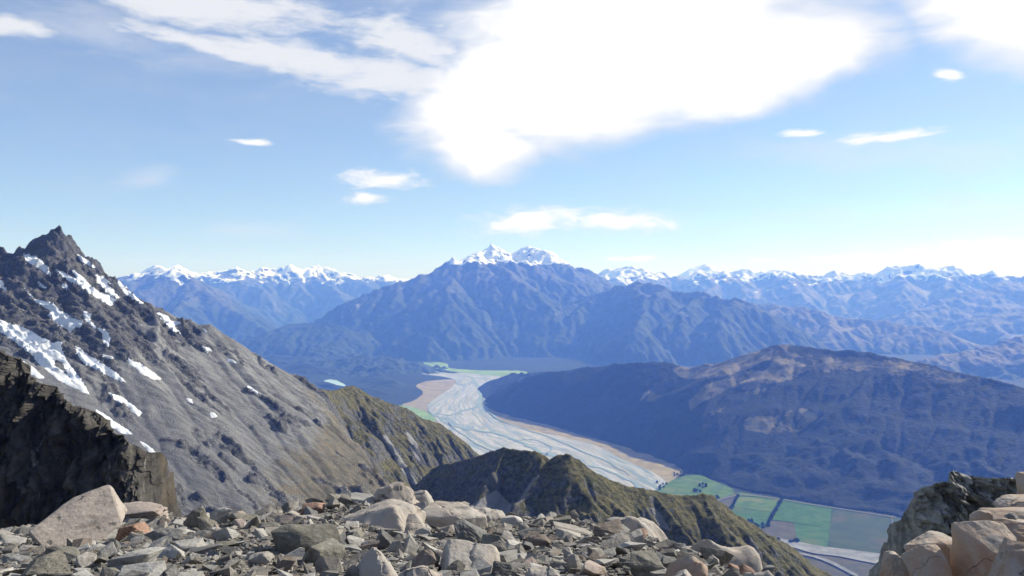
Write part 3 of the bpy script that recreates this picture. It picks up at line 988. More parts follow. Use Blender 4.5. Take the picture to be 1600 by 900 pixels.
# snow patches lying in its hollows: one sheet each, following the ground
SNOW = [
    [(37, 399), (54, 400), (66, 408), (75, 419), (79, 430), (67, 425), (60, 418), (51, 412), (41, 407)],
    [(87, 422), (100, 427), (117, 436), (132, 445), (150, 456), (165, 461), (181, 467), (173, 477), (157, 468), (140, 457), (125, 446), (105, 437)],
    [(113, 423), (122, 428), (133, 437), (143, 448), (158, 460), (148, 458), (134, 447), (122, 437)],
    [(123, 399), (136, 406), (148, 418), (140, 415), (127, 407)],
    [(150, 430), (160, 432), (173, 443), (163, 441), (172, 449), (187, 465), (175, 463), (162, 452), (153, 441)],
    [(184, 435), (193, 438), (200, 448), (196, 451), (212, 463), (223, 473), (210, 468), (198, 459), (187, 447)],
    [(36, 448), (43, 455), (55, 468), (73, 472), (83, 475), (95, 487), (112, 496), (129, 502), (125, 510), (115, 512), (110, 518), (100, 512), (87, 502), (75, 492), (82, 487), (70, 480), (55, 470)],
    [(-20, 430), (0, 438), (6, 446), (10, 455), (2, 450), (-20, 446)],
    [(60, 442), (73, 450), (67, 450)],
    [(131, 487), (143, 491), (139, 496), (143, 505), (150, 512), (165, 516), (172, 530), (169, 542), (162, 535), (160, 520), (147, 512), (136, 503), (131, 495)],
    [(-30, 485), (0, 500), (12, 506), (25, 508), (38, 513), (49, 518), (62, 527), (82, 535), (99, 534), (94, 541), (98, 553), (108, 568), (122, 588), (134, 606), (141, 617), (128, 612), (118, 600), (104, 580),
     (98, 566), (86, 560), (84, 570), (100, 582), (112, 596), (124, 608), (110, 603), (92, 594), (76, 580), (60, 566), (46, 550), (20, 531), (0, 518), (-30, 505)],
    [(118, 541), (126, 545), (137, 556), (162, 570), (180, 582), (197, 597), (180, 592), (156, 580), (132, 567), (122, 556)],
    [(200, 562), (216, 567), (234, 579), (251, 592), (237, 592), (222, 584), (212, 574), (203, 569)],
    [(168, 613), (180, 617), (195, 624), (210, 636), (222, 645), (217, 651), (200, 635), (192, 628), (183, 628)],
    [(150, 640), (163, 648), (180, 659), (206, 678), (192, 677), (168, 664), (155, 652)],
    [(220, 690), (231, 696), (244, 707), (234, 706)],
    [(22, 558), (36, 564), (48, 572), (73, 592), (60, 590), (36, 576), (24, 566)],
    [(329, 645), (336, 645), (338, 650), (331, 652)],
    [(291, 622), (298, 625), (302, 630), (295, 628)],
    [(245, 489), (262, 494), (266, 501), (280, 504), (275, 508), (269, 507), (281, 520), (270, 516), (258, 504)],
    [(317, 542), (328, 546), (331, 550), (321, 547)],
    [(352, 558), (362, 562), (369, 567), (357, 563)],
    [(160, 554), (172, 557), (176, 560), (166, 559)],
    [(388, 604), (398, 609), (407, 616), (395, 612)],
    [(318, 514), (325, 518), (322, 520)],
    [(97, 443), (106, 447), (104, 450), (96, 448)],
]


def snow_patch(poly, host, host_obj, cell, seed, thick=0.5):
    X, Y, H = host
    pxs, pys = to_px(X, Y, H)
    q = np.array(poly)
    vis = (pxs > q[:, 0].min() - 6) & (pxs < q[:, 0].max() + 6) & (pys > q[:, 1].min() - 6) & (pys < q[:, 1].max() + 6) & (T > -6)
    if vis.sum() < 4:
        return
    jj, ii = np.where(vis)
    j0, j1, i0, i1 = max(jj.min() - 1, 0), min(jj.max() + 2, H.shape[0] - 1), max(ii.min() - 1, 0), min(ii.max() + 2, H.shape[1] - 1)
    sub = 2
    gx, gy = np.meshgrid(np.arange(i0, i1, 1.0 / sub), np.arange(j0, j1, 1.0 / sub))
    x = bilinear(X, gx, gy); y = bilinear(Y, gx, gy); h = bilinear(H, gx, gy)
    hs = h.copy()
    for _ in range(4):
        hs = blur(hs)
    a, b = to_px(x, y, h)
    sd = poly_sd(a, b, poly) + fbm(x / 11, y / 11, 5, seed, 0.6) * 2.4 + 0.35
    f = np.clip(sd / 2.2, -1, 1.2)
    z = np.where(f > 0, np.maximum(h, hs) + 0.12, h) + f * thick
    keep = (sd > -2.0) & (bilinear(T, gx, gy) > -4)
    if keep.sum() < 4:
        return
    me = grid_mesh('snow_patch', x, y, z, keep)
    if len(me.polygons):
        add_obj('snow_patch', me, M['snow'], parent=host_obj)


for k, poly in enumerate(SNOW):
    snow_patch(poly, LM, left_mtn, CELL_A, 100 + k)


def near_ridge(name, box, cell, ridges, seed, mat, label, scree_spots=(), amp=1.0, rockbias=0.0, drops=36000, left_shade_rock=0.0):
    X, Y = grid_xy(*box, cell)
    WX = X + fbm(X / 90, Y / 90, 4, seed) * 9; WY = Y + fbm(X / 90, Y / 90, 4, seed + 5) * 9
    H = ridge_field(WX.astype(np.float32), WY.astype(np.float32), ridges).astype(np.float64)
    dist = -ridge_field(WX.astype(np.float32), WY.astype(np.float32), [([(x, y, 0.0) for x, y, z in ridges[0][0]], 1.0)]).astype(np.float64)
    amp = amp * (0.22 + 0.78 * sstep(dist, 5, 60))
    H = H + (ridged(X / 60, Y / 60, 5, seed + 1) - 0.42) * 13 * amp + (ridged(X / 21, Y / 21, 4, seed + 2) - 0.42) * 3.2 * amp + fbm(X / 7, Y / 7, 3, seed + 3) * 1.3
    H, flow = erode(H, cell, drops, 70, 4, seed, 0.16)
    H += fbm(X / 4.5, Y / 4.5, 3, seed + 9) * 0.7
    sl = slope_of(H, cell)
    rock = np.clip(sstep(sl, 0.95, 1.6) * 0.8 + fbm(X / 45, Y / 45, 4, seed + 7) * 0.45 + rockbias, 0, 1)
    px, py = to_px(X, Y, H)
    rock = np.clip(rock + left_shade_rock * sstep(px, 900, 820), 0, 1)  # extra rock colour on the left flank, put in to deepen its shade
    scree = norm01(flow, 99) * 0.25
    for poly in scree_spots:
        scree = np.maximum(scree, sstep(poly_sd(px, py, poly), -5, 4))
    o = finish_terrain(name, X, Y, H, cell, mat, {'rock': rock, 'scree': scree}, label, H > -620)
    return o


B1 = PL([(470, 596, 1420), (500, 607, 1430), (515, 610, 1470), (530, 607, 1510), (548, 602, 1540), (565, 610, 1560), (580, 618, 1580), (600, 626, 1600), (620, 633, 1620), (640, 640, 1640),
         (665, 654, 1660), (690, 661, 1680), (705, 672, 1700), (722, 690, 1710), (744, 714, 1730), (780, 760, 1750)])
Bs = [(PL([(548, 603, 1540), (575, 640, 1505), (605, 684, 1470), (640, 735, 1425), (680, 790, 1380)]), 0.95), (PL([(580, 618, 1580), (600, 650, 1560), (622, 690, 1530)]), 1.0),
      (PL([(620, 633, 1620), (645, 676, 1580), (668, 720, 1540), (690, 770, 1490)]), 0.95), (PL([(690, 661, 1680), (676, 700, 1640), (672, 740, 1600)]), 0.9),
      (PL([(518, 612, 1475), (535, 650, 1445), (560, 700, 1405), (590, 745, 1365)]), 0.95), (PL([(722, 690, 1710), (716, 725, 1690), (720, 760, 1660)]), 0.95)]
near_ridge('grassy_spur', (-430, 180, 1260, 2050), 2.4, [(B1, 0.95)] + Bs, 201, M['ridge'], 'jagged grassy spur running down from the rocky mountain to the river',
           [[(596, 680), (604, 680), (640, 735), (655, 757), (645, 757), (622, 725)], [(632, 676), (640, 676), (655, 700), (648, 702)], [(640, 690), (650, 700), (658, 725), (650, 720)]])
C1 = PL([(610, 800, 1100), (640, 769, 1078), (655, 756, 1066), (667, 741, 1056), (680, 731, 1046), (690, 726, 1038), (703, 724, 1028), (720, 721, 1014), (740, 712, 996), (765, 703, 972), (790, 698, 950),
         (815, 700, 935), (835, 705, 925), (848, 711, 918), (858, 718, 912), (867, 711, 905), (885, 710, 902), (905, 719, 903), (930, 735, 906), (955, 750, 911), (985, 761, 918), (1015, 767, 925),
         (1045, 771, 933), (1075, 776, 942), (1095, 772, 948), (1112, 776, 952), (1135, 789, 958), (1165, 808, 965), (1200, 832, 975), (1240, 858, 985), (1290, 892, 1000), (1360, 945, 1020)])
Cs = [(PL([(867, 712, 905), (876, 745, 885), (893, 775, 862), (915, 808, 838), (950, 850, 805)]), 0.95), (PL([(848, 711, 918), (838, 740, 890), (815, 780, 858), (790, 830, 820)]), 0.95),
      (PL([(790, 698, 950), (775, 735, 915), (750, 775, 880), (720, 825, 835)]), 0.95), (PL([(720, 721, 1014), (712, 755, 970), (700, 800, 920)]), 0.95),
      (PL([(930, 735, 906), (952, 775, 878), (990, 825, 842), (1030, 870, 810)]), 0.85), (PL([(1015, 767, 925), (1045, 805, 897), (1090, 855, 862)]), 0.8),
      (PL([(1095, 772, 948), (1125, 815, 918), (1170, 870, 880)]), 0.8), (PL([(1165, 808, 965), (1195, 850, 938), (1230, 895, 908)]), 0.8)]
near_ridge('dark_ridge', (-300, 500, 760, 1250), 1.9, [(C1, 0.88)] + Cs, 301, M['ridge'], 'dark serrated ridge with a grassy crest just beyond the rubble',
           [[(735, 790), (775, 765), (800, 790), (790, 815), (730, 815)], [(1015, 790), (1030, 800), (1050, 830), (1030, 825)], [(835, 745), (842, 742), (815, 785), (805, 790)]], 1.05, -0.02, left_shade_rock=0.45)

# the mountainside that carries these ridges down to the valley
X, Y = grid_xy(-2600, 2200, -600, 3600, 30)
rm = [([(x, y, z - 45) for x, y, z in C1], 0.80), ([(x, y, z - 45) for x, y, z in B1], 0.80), ([(-1300, 1400, 60), (-797, 1400, 20), (-334, 1400, -230)], 0.75),
      ([(-1300, 1400, 20), (-700, 300, -60), (-60, -40, -30), (0, -600, -20)], 0.85), ([(-60, -40, -30), (60, -60, -30), (300, -500, -40)], 1.0)]
H = ridge_field(X.astype(np.float32), Y.astype(np.float32), rm).astype(np.float64) + fbm(X / 160, Y / 160, 4, 3) * 14
inA = (X > -1330) & (X < 60) & (Y > 820) & (Y < 1640)
H = np.where(inA, np.minimum(H, bilinear(LM[2], (X + 1330) / CELL_A, (Y - 820) / CELL_A) - 40), H)
H = np.maximum(H, FLOOR - 20)
pxm, pym = to_px(X, np.maximum(Y, 1), H)
H = np.where((Y > 3) & (Y < 900), np.minimum(H, -0.40 * Y - 20), H)
finish_terrain('mountainside', X, Y, H, 30, M['ridge'], {'rock': np.full(X.shape, 0.4), 'scree': np.full(X.shape, 0.2)},
               'steep mountainside falling from the rubble ridge into the valley', H > FLOOR - 10)

# ------------------------------------------------------------------ river flats, river, fields
def smooth_poly(pts, it=2):
    q = np.array(pts, float)
    for _ in range(it):
        r = np.roll(q, -1, 0)
        q = np.stack([q * 0.75 + r * 0.25, q * 0.25 + r * 0.75], 1).reshape(-1, 2)
    return q


def flat_sheet(name, poly, up, mat, label, smooth=1, kind='structure', parent=None):
    pts = smooth_poly(poly, smooth) if smooth else np.array(poly, float)
    if name != 'farm_road':
        nxt = np.roll(pts, -1, 0); dense = []
        for p0, p1 in zip(pts, nxt):
            k = max(1, int(np.hypot(*(p1 - p0)) / 2.5))
            for j in range(k):
                dense.append(p0 + (p1 - p0) * j / k)
        pts = np.array(dense)
        am = 0.9 if smooth else 0.5
        pts = pts + np.stack([fbm(pts[:, 0] / 7, pts[:, 1] / 4, 3, 3) * am * 1.6, fbm(pts[:, 0] / 7, pts[:, 1] / 4, 3, 8) * am * 0.7], 1)
    bm = bmesh.new()
    vs = [bm.verts.new(on_floor(a, b, up)) for a, b in pts]
    f = bm.faces.new(vs)
    if f.normal.z < 0:
        f.normal_flip()
    bmesh.ops.triangulate(bm, faces=[f])
    bm.normal_update()
    for f in bm.faces:
        if f.normal.z < 0:
            f.normal_flip()
    me = bpy.data.meshes.new(name)
    bm.to_mesh(me); bm.free()
    return add_obj(name, me, mat, parent=parent, kind=kind if parent is None else None, label=label)


TAN = mat_flat('dry_river_flat', (0.22, 0.18, 0.095), (0.34, 0.275, 0.145), 0.006, (0.25, 0.22, 0.16), True)
PALE = mat_flat('pale_shingle', (0.32, 0.31, 0.295), (0.44, 0.43, 0.415), 0.01)
GREEN = mat_flat('green_pasture', (0.042, 0.105, 0.016), (0.095, 0.165, 0.026), 0.014, (0.16, 0.165, 0.05))
GREEN2 = mat_flat('deep_green_pasture', (0.022, 0.09, 0.013), (0.052, 0.125, 0.02), 0.016, (0.085, 0.115, 0.03))
PALEGREEN = mat_flat('pale_pasture', (0.16, 0.26, 0.08), (0.25, 0.35, 0.11), 0.003)
ROUGH = mat_flat('rough_grazing', (0.058, 0.053, 0.033), (0.095, 0.085, 0.052), 0.012, (0.04, 0.055, 0.025))
LAKE = mat_flat('pale_water', (0.33, 0.47, 0.52), (0.38, 0.52, 0.56), 0.002)

flat_sheet('river_flats', [(625, 632), (650, 645), (700, 655), (760, 640), (790, 640), (880, 672), (960, 694), (1030, 712), (1072, 735), (1058, 745), (1040, 760), (1010, 775), (960, 775), (900, 760),
                           (830, 740), (760, 735), (700, 700), (665, 660), (640, 640), (628, 630), (652, 610), (690, 597), (720, 585), (760, 585), (780, 600), (740, 610), (690, 625), (650, 632)][4:17]
           + [(700, 720), (640, 655), (622, 633), (650, 625), (664, 612), (648, 605), (655, 598), (690, 590), (720, 580), (780, 578), (800, 590), (770, 610), (760, 630)],
           6.0, TAN, 'tawny dry river flats along the gravel river', 1)
flat_sheet('river_flats', [(615, 633), (640, 634), (672, 645), (685, 660), (650, 660)], 10.0, PALEGREEN, 'olive marsh corner at the foot of the grassy spur')
flat_sheet('pasture', [(650, 567), (690, 566), (702, 569), (698, 574), (715, 577), (760, 579), (825, 579), (822, 586), (780, 588), (740, 584), (700, 580), (672, 573)], 10.0, PALEGREEN,
           'pale green pasture at the far bend of the river')

# braided river: a sheet with coordinates along and across the stream
CL = [(640, 577, 16), (675, 582, 26), (705, 590, 55), (720, 598, 75), (712, 612, 88), (712, 626, 105), (720, 642, 120), (745, 660, 130), (790, 684, 190), (860, 708, 210), (930, 730, 190), (985, 752, 130), (1030, 772, 60)]
LEFT = [(640, 575), (668, 578), (700, 583), (730, 583), (772, 586), (782, 592), (765, 606), (760, 622), (757, 636), (776, 656), (830, 673), (881, 683), (935, 698), (968, 715), (1020, 738), (1042, 754)]
RIGHT = [(640, 579), (664, 585), (694, 589), (712, 595), (704, 606), (684, 620), (668, 633), (674, 647), (690, 666), (720, 700), (760, 735), (820, 760), (880, 770), (940, 780), (990, 782), (1030, 778)]


def ribbon(name, L, R, up, mat, label, nu=12, nv=26, parent=None):
    L = np.array([on_floor(a, b, up) for a, b in L]); R = np.array([on_floor(a, b, up) for a, b in R])
    k = len(L); tt = np.linspace(0, k - 1, (k - 1) * nu + 1)

    def cr(Q):
        i = np.clip(tt.astype(int), 0, k - 2); f = (tt - i)[:, None]
        p0 = Q[np.maximum(i - 1, 0)]; p1 = Q[i]; p2 = Q[i + 1]; p3 = Q[np.minimum(i + 2, k - 1)]
        return 0.5 * (2 * p1 + (p2 - p0) * f + (2 * p0 - 5 * p1 + 4 * p2 - p3) * f * f + (3 * p1 - p0 - 3 * p2 + p3) * f ** 3)
    l = cr(L); r = cr(R)
    mid = (l + r) / 2
    s = np.concatenate([[0], np.cumsum(np.sqrt(((mid[1:] - mid[:-1]) ** 2).sum(1)))])
    wdt = np.sqrt(((l - r) ** 2).sum(1))
    v = np.linspace(0, 1, nv)
    wob = np.sin(v * np.pi)[None, :, None] * 0
    V = l[:, None] * (1 - v)[None, :, None] + r[:, None] * v[None, :, None] + wob
    # ragged banks
    e = fbm(s / 220.0, s * 0 + 3, 4, 9) * 35
    V[:, 0, :2] += (l - r)[:, :2] / (wdt[:, None] + 1) * e[:, None]
    V[:, :, 2] = FLOOR + up
    n = len(s)
    I = np.arange(n * nv).reshape(n, nv)
    Q = np.stack([I[:-1, :-1], I[:-1, 1:], I[1:, 1:], I[1:, :-1]], -1).reshape(-1, 4)
    edge = np.broadcast_to(sstep(v, 0.55, 0.05)[None, :], (n, nv))
    me = np_mesh(name, V.reshape(-1, 3), Q, True, {'edge': edge})
    uvl = me.uv_layers.new(name='flow')
    U = np.stack([np.broadcast_to(s[:, None], (n, nv)), v[None, :] * wdt[:, None]], -1).reshape(-1, 2)
    uvl.data.foreach_set('uv', U[Q.ravel()].astype(np.float32).ravel())
    return add_obj(name, me, mat, parent=parent, kind=None if parent else 'structure', label=label)


ribbon('river', LEFT, RIGHT, 9.0, M['river'], 'wide braided grey gravel river with pale water channels')
WATER = mat_flat('glacial_water', (0.20, 0.275, 0.29), (0.26, 0.33, 0.345), 0.004)


def channel(pts, width, up=12.0):
    q = np.array([on_floor(a, b, up) for a, b in pts])
    k = len(q); n = (k - 1) * 10 + 1
    tt = np.linspace(0, k - 1, n)
    i = np.clip(tt.astype(int), 0, k - 2); f = (tt - i)[:, None]
    p0 = q[np.maximum(i - 1, 0)]; p1 = q[i]; p2 = q[i + 1]; p3 = q[np.minimum(i + 2, k - 1)]
    c = 0.5 * (2 * p1 + (p2 - p0) * f + (2 * p0 - 5 * p1 + 4 * p2 - p3) * f * f + (3 * p1 - p0 - 3 * p2 + p3) * f ** 3)
    d = np.gradient(c, axis=0); d /= np.sqrt((d ** 2).sum(1))[:, None]
    nn = np.stack([-d[:, 1], d[:, 0], d[:, 2] * 0], 1)
    s = np.arange(n) * 1.0
    c = c + nn * (fbm(s / 6.0, s * 0, 3, 5) * width * 1.5)[:, None]
    wd = width * (0.55 + 0.5 * np.abs(fbm(s / 4.0, s * 0 + 9, 3, 8)) * 2)[:, None] * np.sin(np.linspace(0.15, 3.0, n))[:, None] ** 0.5
    V = np.concatenate([c + nn * wd, c - nn * wd])
    I = np.arange(n)
    Q = np.stack([I[:-1], I[1:], I[1:] + n, I[:-1] + n], -1)
    me = np_mesh('water_channel', V, Q)
    add_obj('water_channel', me, WATER, parent=bpy.data.objects['river'])


for pts, wd in [([(715, 585), (738, 590), (742, 600), (752, 606), (750, 622), (745, 634), (730, 640), (700, 648), (680, 645)], 22),
                ([(672, 640), (690, 656), (716, 668), (745, 672), (780, 678), (810, 690), (838, 702), (870, 716), (905, 730), (935, 748)], 20),
                ([(760, 608), (756, 622), (758, 636), (772, 650), (800, 664), (850, 680), (900, 700), (950, 722), (985, 742)], 10),
                ([(700, 660), (740, 690), (790, 712), (850, 735), (900, 752)], 9), ([(800, 690), (830, 686), (860, 698), (850, 712), (825, 708)], 7),
                ([(900, 722), (950, 735), (985, 752), (1005, 765)], 12)]:
    channel(pts, wd * 1.7)

# small waters and clearings on the far flats
flat_sheet('river', [(418, 547), (440, 543), (468, 549), (482, 554), (455, 554), (430, 552)], 14, PALE, 'pale gravel bar of the upper river at the left valley edge')
flat_sheet('river', [(430, 545), (445, 540), (467, 541), (462, 546), (445, 547)], 14, TAN, 'small tawny clearing above the upper gravel bar')
flat_sheet('clearing', [(596, 545), (612, 541), (628, 541), (618, 547), (604, 548)], 14, TAN, 'small tawny clearing in the far forest')
flat_sheet('lake', [(503, 595), (520, 592), (535, 598), (542, 604), (528, 602), (515, 598)], 60, LAKE, 'small pale blue lagoon behind the grassy spur')
flat_sheet('river', [(520, 563), (535, 561), (555, 566), (540, 566)], 14, LAKE, 'thin pale pond in the far forest')

# paddocks
flat_sheet('pasture', [(1012, 778), (1030, 762), (1058, 746), (1090, 740), (1112, 750), (1155, 768), (1125, 780), (1098, 790), (1060, 800)], 10, GREEN, 'bright green paddock beside the gravel river', 1)
flat_sheet('pasture', [(1060, 800), (1098, 790), (1125, 780), (1155, 769), (1139, 803), (1150, 830), (1110, 830)], 10.5, ROUGH, 'rough paddock behind the dark ridge', 0)
flat_sheet('pasture', [(1155, 769), (1180, 773), (1221, 780), (1211, 800), (1147, 792)], 10, GREEN, 'light green paddock between the two tree rows', 0)
flat_sheet('pasture', [(1147, 792.5), (1211, 800.5), (1198, 823), (1172, 826), (1136, 812), (1139, 803)], 10, GREEN2, 'deep green paddock between the two tree rows', 0)
flat_sheet('pasture', [(1222, 780), (1262, 787), (1300, 793), (1297, 826), (1240, 816), (1206, 812)], 10, GREEN2, 'deep green paddock right of the longer tree row', 0)
flat_sheet('pasture', [(1205, 813), (1240, 817), (1246, 846), (1200, 840), (1180, 826), (1198, 823)], 10, ROUGH, 'brown rough grazing below the longer tree row', 0)
flat_sheet('pasture', [(1240.5, 817), (1297, 826.5), (1293, 856), (1246, 846)], 10, GREEN2, 'green paddock next to the gravel stream', 0)
flat_sheet('pasture', [(1301, 793), (1392, 808), (1480, 822), (1475, 876), (1294, 857), (1297, 827)], 10, mat_flat('patchy_pasture', (0.025, 0.05, 0.019), (0.045, 0.068, 0.027), 0.01, (0.075, 0.065, 0.038)),
           'large patchy paddock at the right end of the fields', 0)
ribbon('stream', [(1195, 838), (1230, 844), (1270, 850), (1320, 857), (1380, 866), (1430, 872)], [(1195, 846), (1235, 854), (1270, 864), (1310, 869), (1350, 877), (1430, 892)], 13, mat_flat('grey_shingle', (0.17, 0.175, 0.18), (0.27, 0.275, 0.28), 0.02),
       'grey gravel stream below the paddocks', 10, 8)
flat_sheet('river_flats', [(1190, 841), (1240, 850), (1330, 866), (1440, 885), (1440, 930), (1250, 930)], 8, ROUGH, 'brown flats below the gravel stream', 0)
flat_sheet('stream', [(1240, 861), (1275, 868), (1300, 876), (1318, 886), (1345, 900), (1335, 900), (1305, 884), (1280, 873), (1250, 866)], 14, mat_flat('grey_side_shingle', (0.15, 0.155, 0.16), (0.24, 0.245, 0.25), 0.03), 'thin gravel side stream at the lower right', 1)
ROADM = mat_flat('gravel_road', (0.12, 0.115, 0.105), (0.18, 0.175, 0.16), 0.05)
flat_sheet('farm_road', [(1108, 787), (1125, 779), (1145, 774), (1160, 772.5), (1180, 773.2), (1222, 779), (1260, 786), (1310, 793.5), (1400, 807.5), (1400, 808.6), (1310, 794.6), (1260, 787.1), (1222, 780.1),
                         (1180, 774.4), (1160, 773.8), (1146, 775.4), (1127, 780.6), (1110, 788.8)], 16, ROADM, 'pale gravel farm road curving along the foot of the hill', 0)
flat_sheet('farm_road', [(1393, 808), (1394.6, 808), (1394.8, 826), (1393.2, 826)], 16, ROADM, 'short straight white track at the right edge of the fields', 0)


# ------------------------------------------------------------------ shelter trees on the fields
def leaf_crown(rng, h, wd, n):
    V = []; Fc = []
    for i in range(n):
        a = rng.uniform(0, 6.283); r = wd * math.sqrt(rng.random()) * 0.5; zz = h * (0.18 + 0.82 * rng.random())
        k = math.sin(min(1.0, (zz / h)) * 2.6 + 0.25)
        c = np.array([math.cos(a) * r * k, math.sin(a) * r * k, zz])
        s = rng.uniform(0.10, 0.2) * wd
        u = np.array([rng.gauss(0, 1), rng.gauss(0, 1), rng.gauss(0, 1)]); u /= np.linalg.norm(u)
        v = np.cross(u, [rng.gauss(0, 1), rng.gauss(0, 1), rng.gauss(0, 1)]); v /= np.linalg.norm(v)
        b = len(V)
        V += [c - u * s - v * s, c + u * s - v * s * 0.7, c + u * s * 0.8 + v * s, c - u * s * 0.7 + v * s]
        Fc.append((b, b + 1, b + 2, b + 3))
    return np_mesh('crown', np.array(V), np.array(Fc), False)


rng = random.Random(4)
crowns = []
for i in range(4):
    me = leaf_crown(rng, 1.0, 0.95, 150); me.materials.append(M['leaf']); crowns.append(me)
bm = bmesh.new(); bmesh.ops.create_cone(bm, cap_ends=True, segments=7, radius1=0.05, radius2=0.02, depth=0.6)
bmesh.ops.translate(bm, verts=bm.verts, vec=(0, 0, 0.3))
trunk_me = bpy.data.meshes.new('trunk'); bm.to_mesh(trunk_me); bm.free(); trunk_me.materials.append(M['bark'])


def tree(px, py, h, label, group):
    x, y, z = on_floor(px, py, 10)
    e = add_obj('tree', None, label=label, cat='tree', group=group)
    e.location = (x, y, z); e.rotation_euler = (0, 0, rng.uniform(0, 6.28)); s = h * rng.uniform(0.8, 1.2)
    e.scale = (s * rng.uniform(0.9, 1.25), s * rng.uniform(0.9, 1.25), s)
    add_obj('crown', rng.choice(crowns), parent=e)
    add_obj('trunk', trunk_me, parent=e)


ORD = 'first second third fourth fifth sixth seventh eighth ninth tenth eleventh twelfth thirteenth fourteenth fifteenth sixteenth seventeenth eighteenth'.split()


def row(a, b, n, h, label, group):
    for i in range(n):
        t = i / (n - 1)
        tree(a[0] + (b[0] - a[0]) * t + rng.uniform(-.7, .7), a[1] + (b[1] - a[1]) * t, h, ORD[i] + ' ' + label, group)


row((1153, 776), (1137, 803), 13, 17, 'dark tree from the farm road in the shorter straight row across the paddocks', 'shorter paddock tree row')
row((1222, 781), (1201, 818), 18, 18, 'dark tree from the farm road in the longer straight row across the paddocks', 'longer paddock tree row')
for (cx, cy, n, sx, sy, lab, g) in [(1098, 760, 7, 5, 2.5, 'dark tree in the upper clump on the bright paddock', 'upper paddock clump'),
                                    (1090, 768, 7, 5, 2.0, 'dark tree in the lower clump on the bright paddock', 'lower paddock clump'),
                                    (1122, 778, 4, 2, 2, 'dark tree by the bend of the farm road', 'road bend clump'),
                                    (1190, 823, 14, 12, 3, 'dark tree in the clump at the foot of the longer tree row', 'clump below the tree row'),
                                    (1172, 815, 6, 5, 2.5, 'dark tree in the small clump near the dark ridge', 'clump near the dark ridge'),
                                    (1394, 828, 4, 3, 3, 'dark tree at the end of the straight white track', 'track end clump'),
                                    (1062, 742, 9, 9, 2.5, 'dark tree where the paddocks meet the tawny flats', 'trees at the flats'),
                                    (1036, 760, 9, 10, 6, 'dark tree on the bank between paddock and gravel river', 'bank trees'),
                                    (1225, 846, 10, 22, 3, 'dark tree on the bank of the gravel stream', 'stream bank trees')]:
    for i in range(n):
        tree(cx + rng.uniform(-sx, sx), cy + rng.uniform(-sy, sy), 14, lab, g)

# ================================================================== FOREGROUND
GREY = mat_stone('grey_stone', (0.15, 0.136, 0.12), (0.32, 0.292, 0.26), (0.25, 0.222, 0.19), 0.7, 1.0, 0.25, 0.12)
GREEN_GREY = mat_stone('greenish_grey_stone', (0.10, 0.093, 0.078), (0.215, 0.2, 0.168), (0.165, 0.145, 0.117), 0.3, 0.9, 0.3, 0.1)
DARK = mat_stone('dark_stone', (0.06, 0.06, 0.06), (0.15, 0.147, 0.143), (0.12, 0.114, 0.102), 0.4, 1.3, 0.2, 0.06)
PALE_ST = mat_stone('pale_stone', (0.26, 0.245, 0.222), (0.42, 0.40, 0.372), (0.33, 0.30, 0.266), 0.4, 0.8, 0.3, 0.1)
PINK = mat_stone('pinkish_stone', (0.22, 0.18, 0.157), (0.38, 0.31, 0.268), (0.26, 0.235, 0.21), 0.25, 1.1, 0.6, 0.2)
BROWN = mat_stone('brown_stone', (0.13, 0.105, 0.088), (0.235, 0.19, 0.16), (0.20, 0.155, 0.12), 0.35, 0.8, 0.2, 0.35)
RED = mat_stone('reddish_stone', (0.20, 0.12, 0.088), (0.33, 0.21, 0.155), (0.24, 0.18, 0.14), 0.4, 0.8, 0.25, 0.4)
SLAB = mat_slab('tan_bedrock', (0.31, 0.265, 0.225), (0.43, 0.37, 0.315), (0.33, 0.31, 0.285), (0.13, 0.115, 0.10))
ORANGE = mat_slab('orange_bedrock', (0.29, 0.20, 0.145), (0.39, 0.305, 0.24), (0.36, 0.33, 0.295), (0.12, 0.105, 0.095))
BIGP = mat_stone('pitted_pink_stone', (0.075, 0.068, 0.06), (0.33, 0.28, 0.245), (0.19, 0.172, 0.152), 0.0, 1.4, 0.8, 0.15)
SM = dict(P=BIGP, g=GREY, gg=GREEN_GREY, d=DARK, w=PALE_ST, p=PINK, b=BROWN, r=RED, s=SLAB, o=ORANGE)

CREST = [(-300, 880, 16), (-100, 862, 15), (0, 846, 14), (150, 820, 14.5), (280, 812, 14.5), (350, 815, 13.5), (430, 806, 13), (480, 797, 12.6), (540, 786, 12.6), (600, 774, 13), (650, 785, 12.6),
         (700, 800, 12), (760, 812, 11.5), (850, 816, 11), (930, 822, 10.5), (1000, 838, 10), (1060, 858, 9.3), (1130, 884, 8.6), (1180, 912, 8.2), (1240, 985, 8), (1320, 1130, 8), (1420, 1230, 8.5), (1600, 1200, 9)]
_c = np.array([P(*c) for c in CREST])
_o = np.argsort(_c[:, 0]); _c = _c[_o]


def ground_z(x, y):
    x = np.asarray(x, float); y = np.asarray(y, float)
    yc = np.interp(x, _c[:, 0], _c[:, 1]); zcst = np.interp(x, _c[:, 0], _c[:, 2])
    zn = -1.5 - np.clip(x - 1.4, 0, 3) * 0.75
    t = (y - 3.2) / (yc - 3.2)
    z = zn + (zcst - zn) * np.clip(t, -1, 1)
    over = np.clip(y - yc, 0, None)
    z = z - over * 0.25 - np.clip(over - 0.6, 0, None) * 0.75
    return z + fbm(x * 0.9, y * 0.9, 3, 88) * 0.10 * np.clip(t, 0, 1)


X, Y = grid_xy(-16, 12, -6, 30, 0.10)
Z = ground_z(X, Y) + fbm(X * 3.2, Y * 3.2, 4, 90) * 0.05
add_obj('ground', grid_mesh('ground', X, Y, Z), M['ground'], kind='structure', label='gritty rubble-strewn ground of the ridge in front')


# ---- rock shapes
_ico = {}


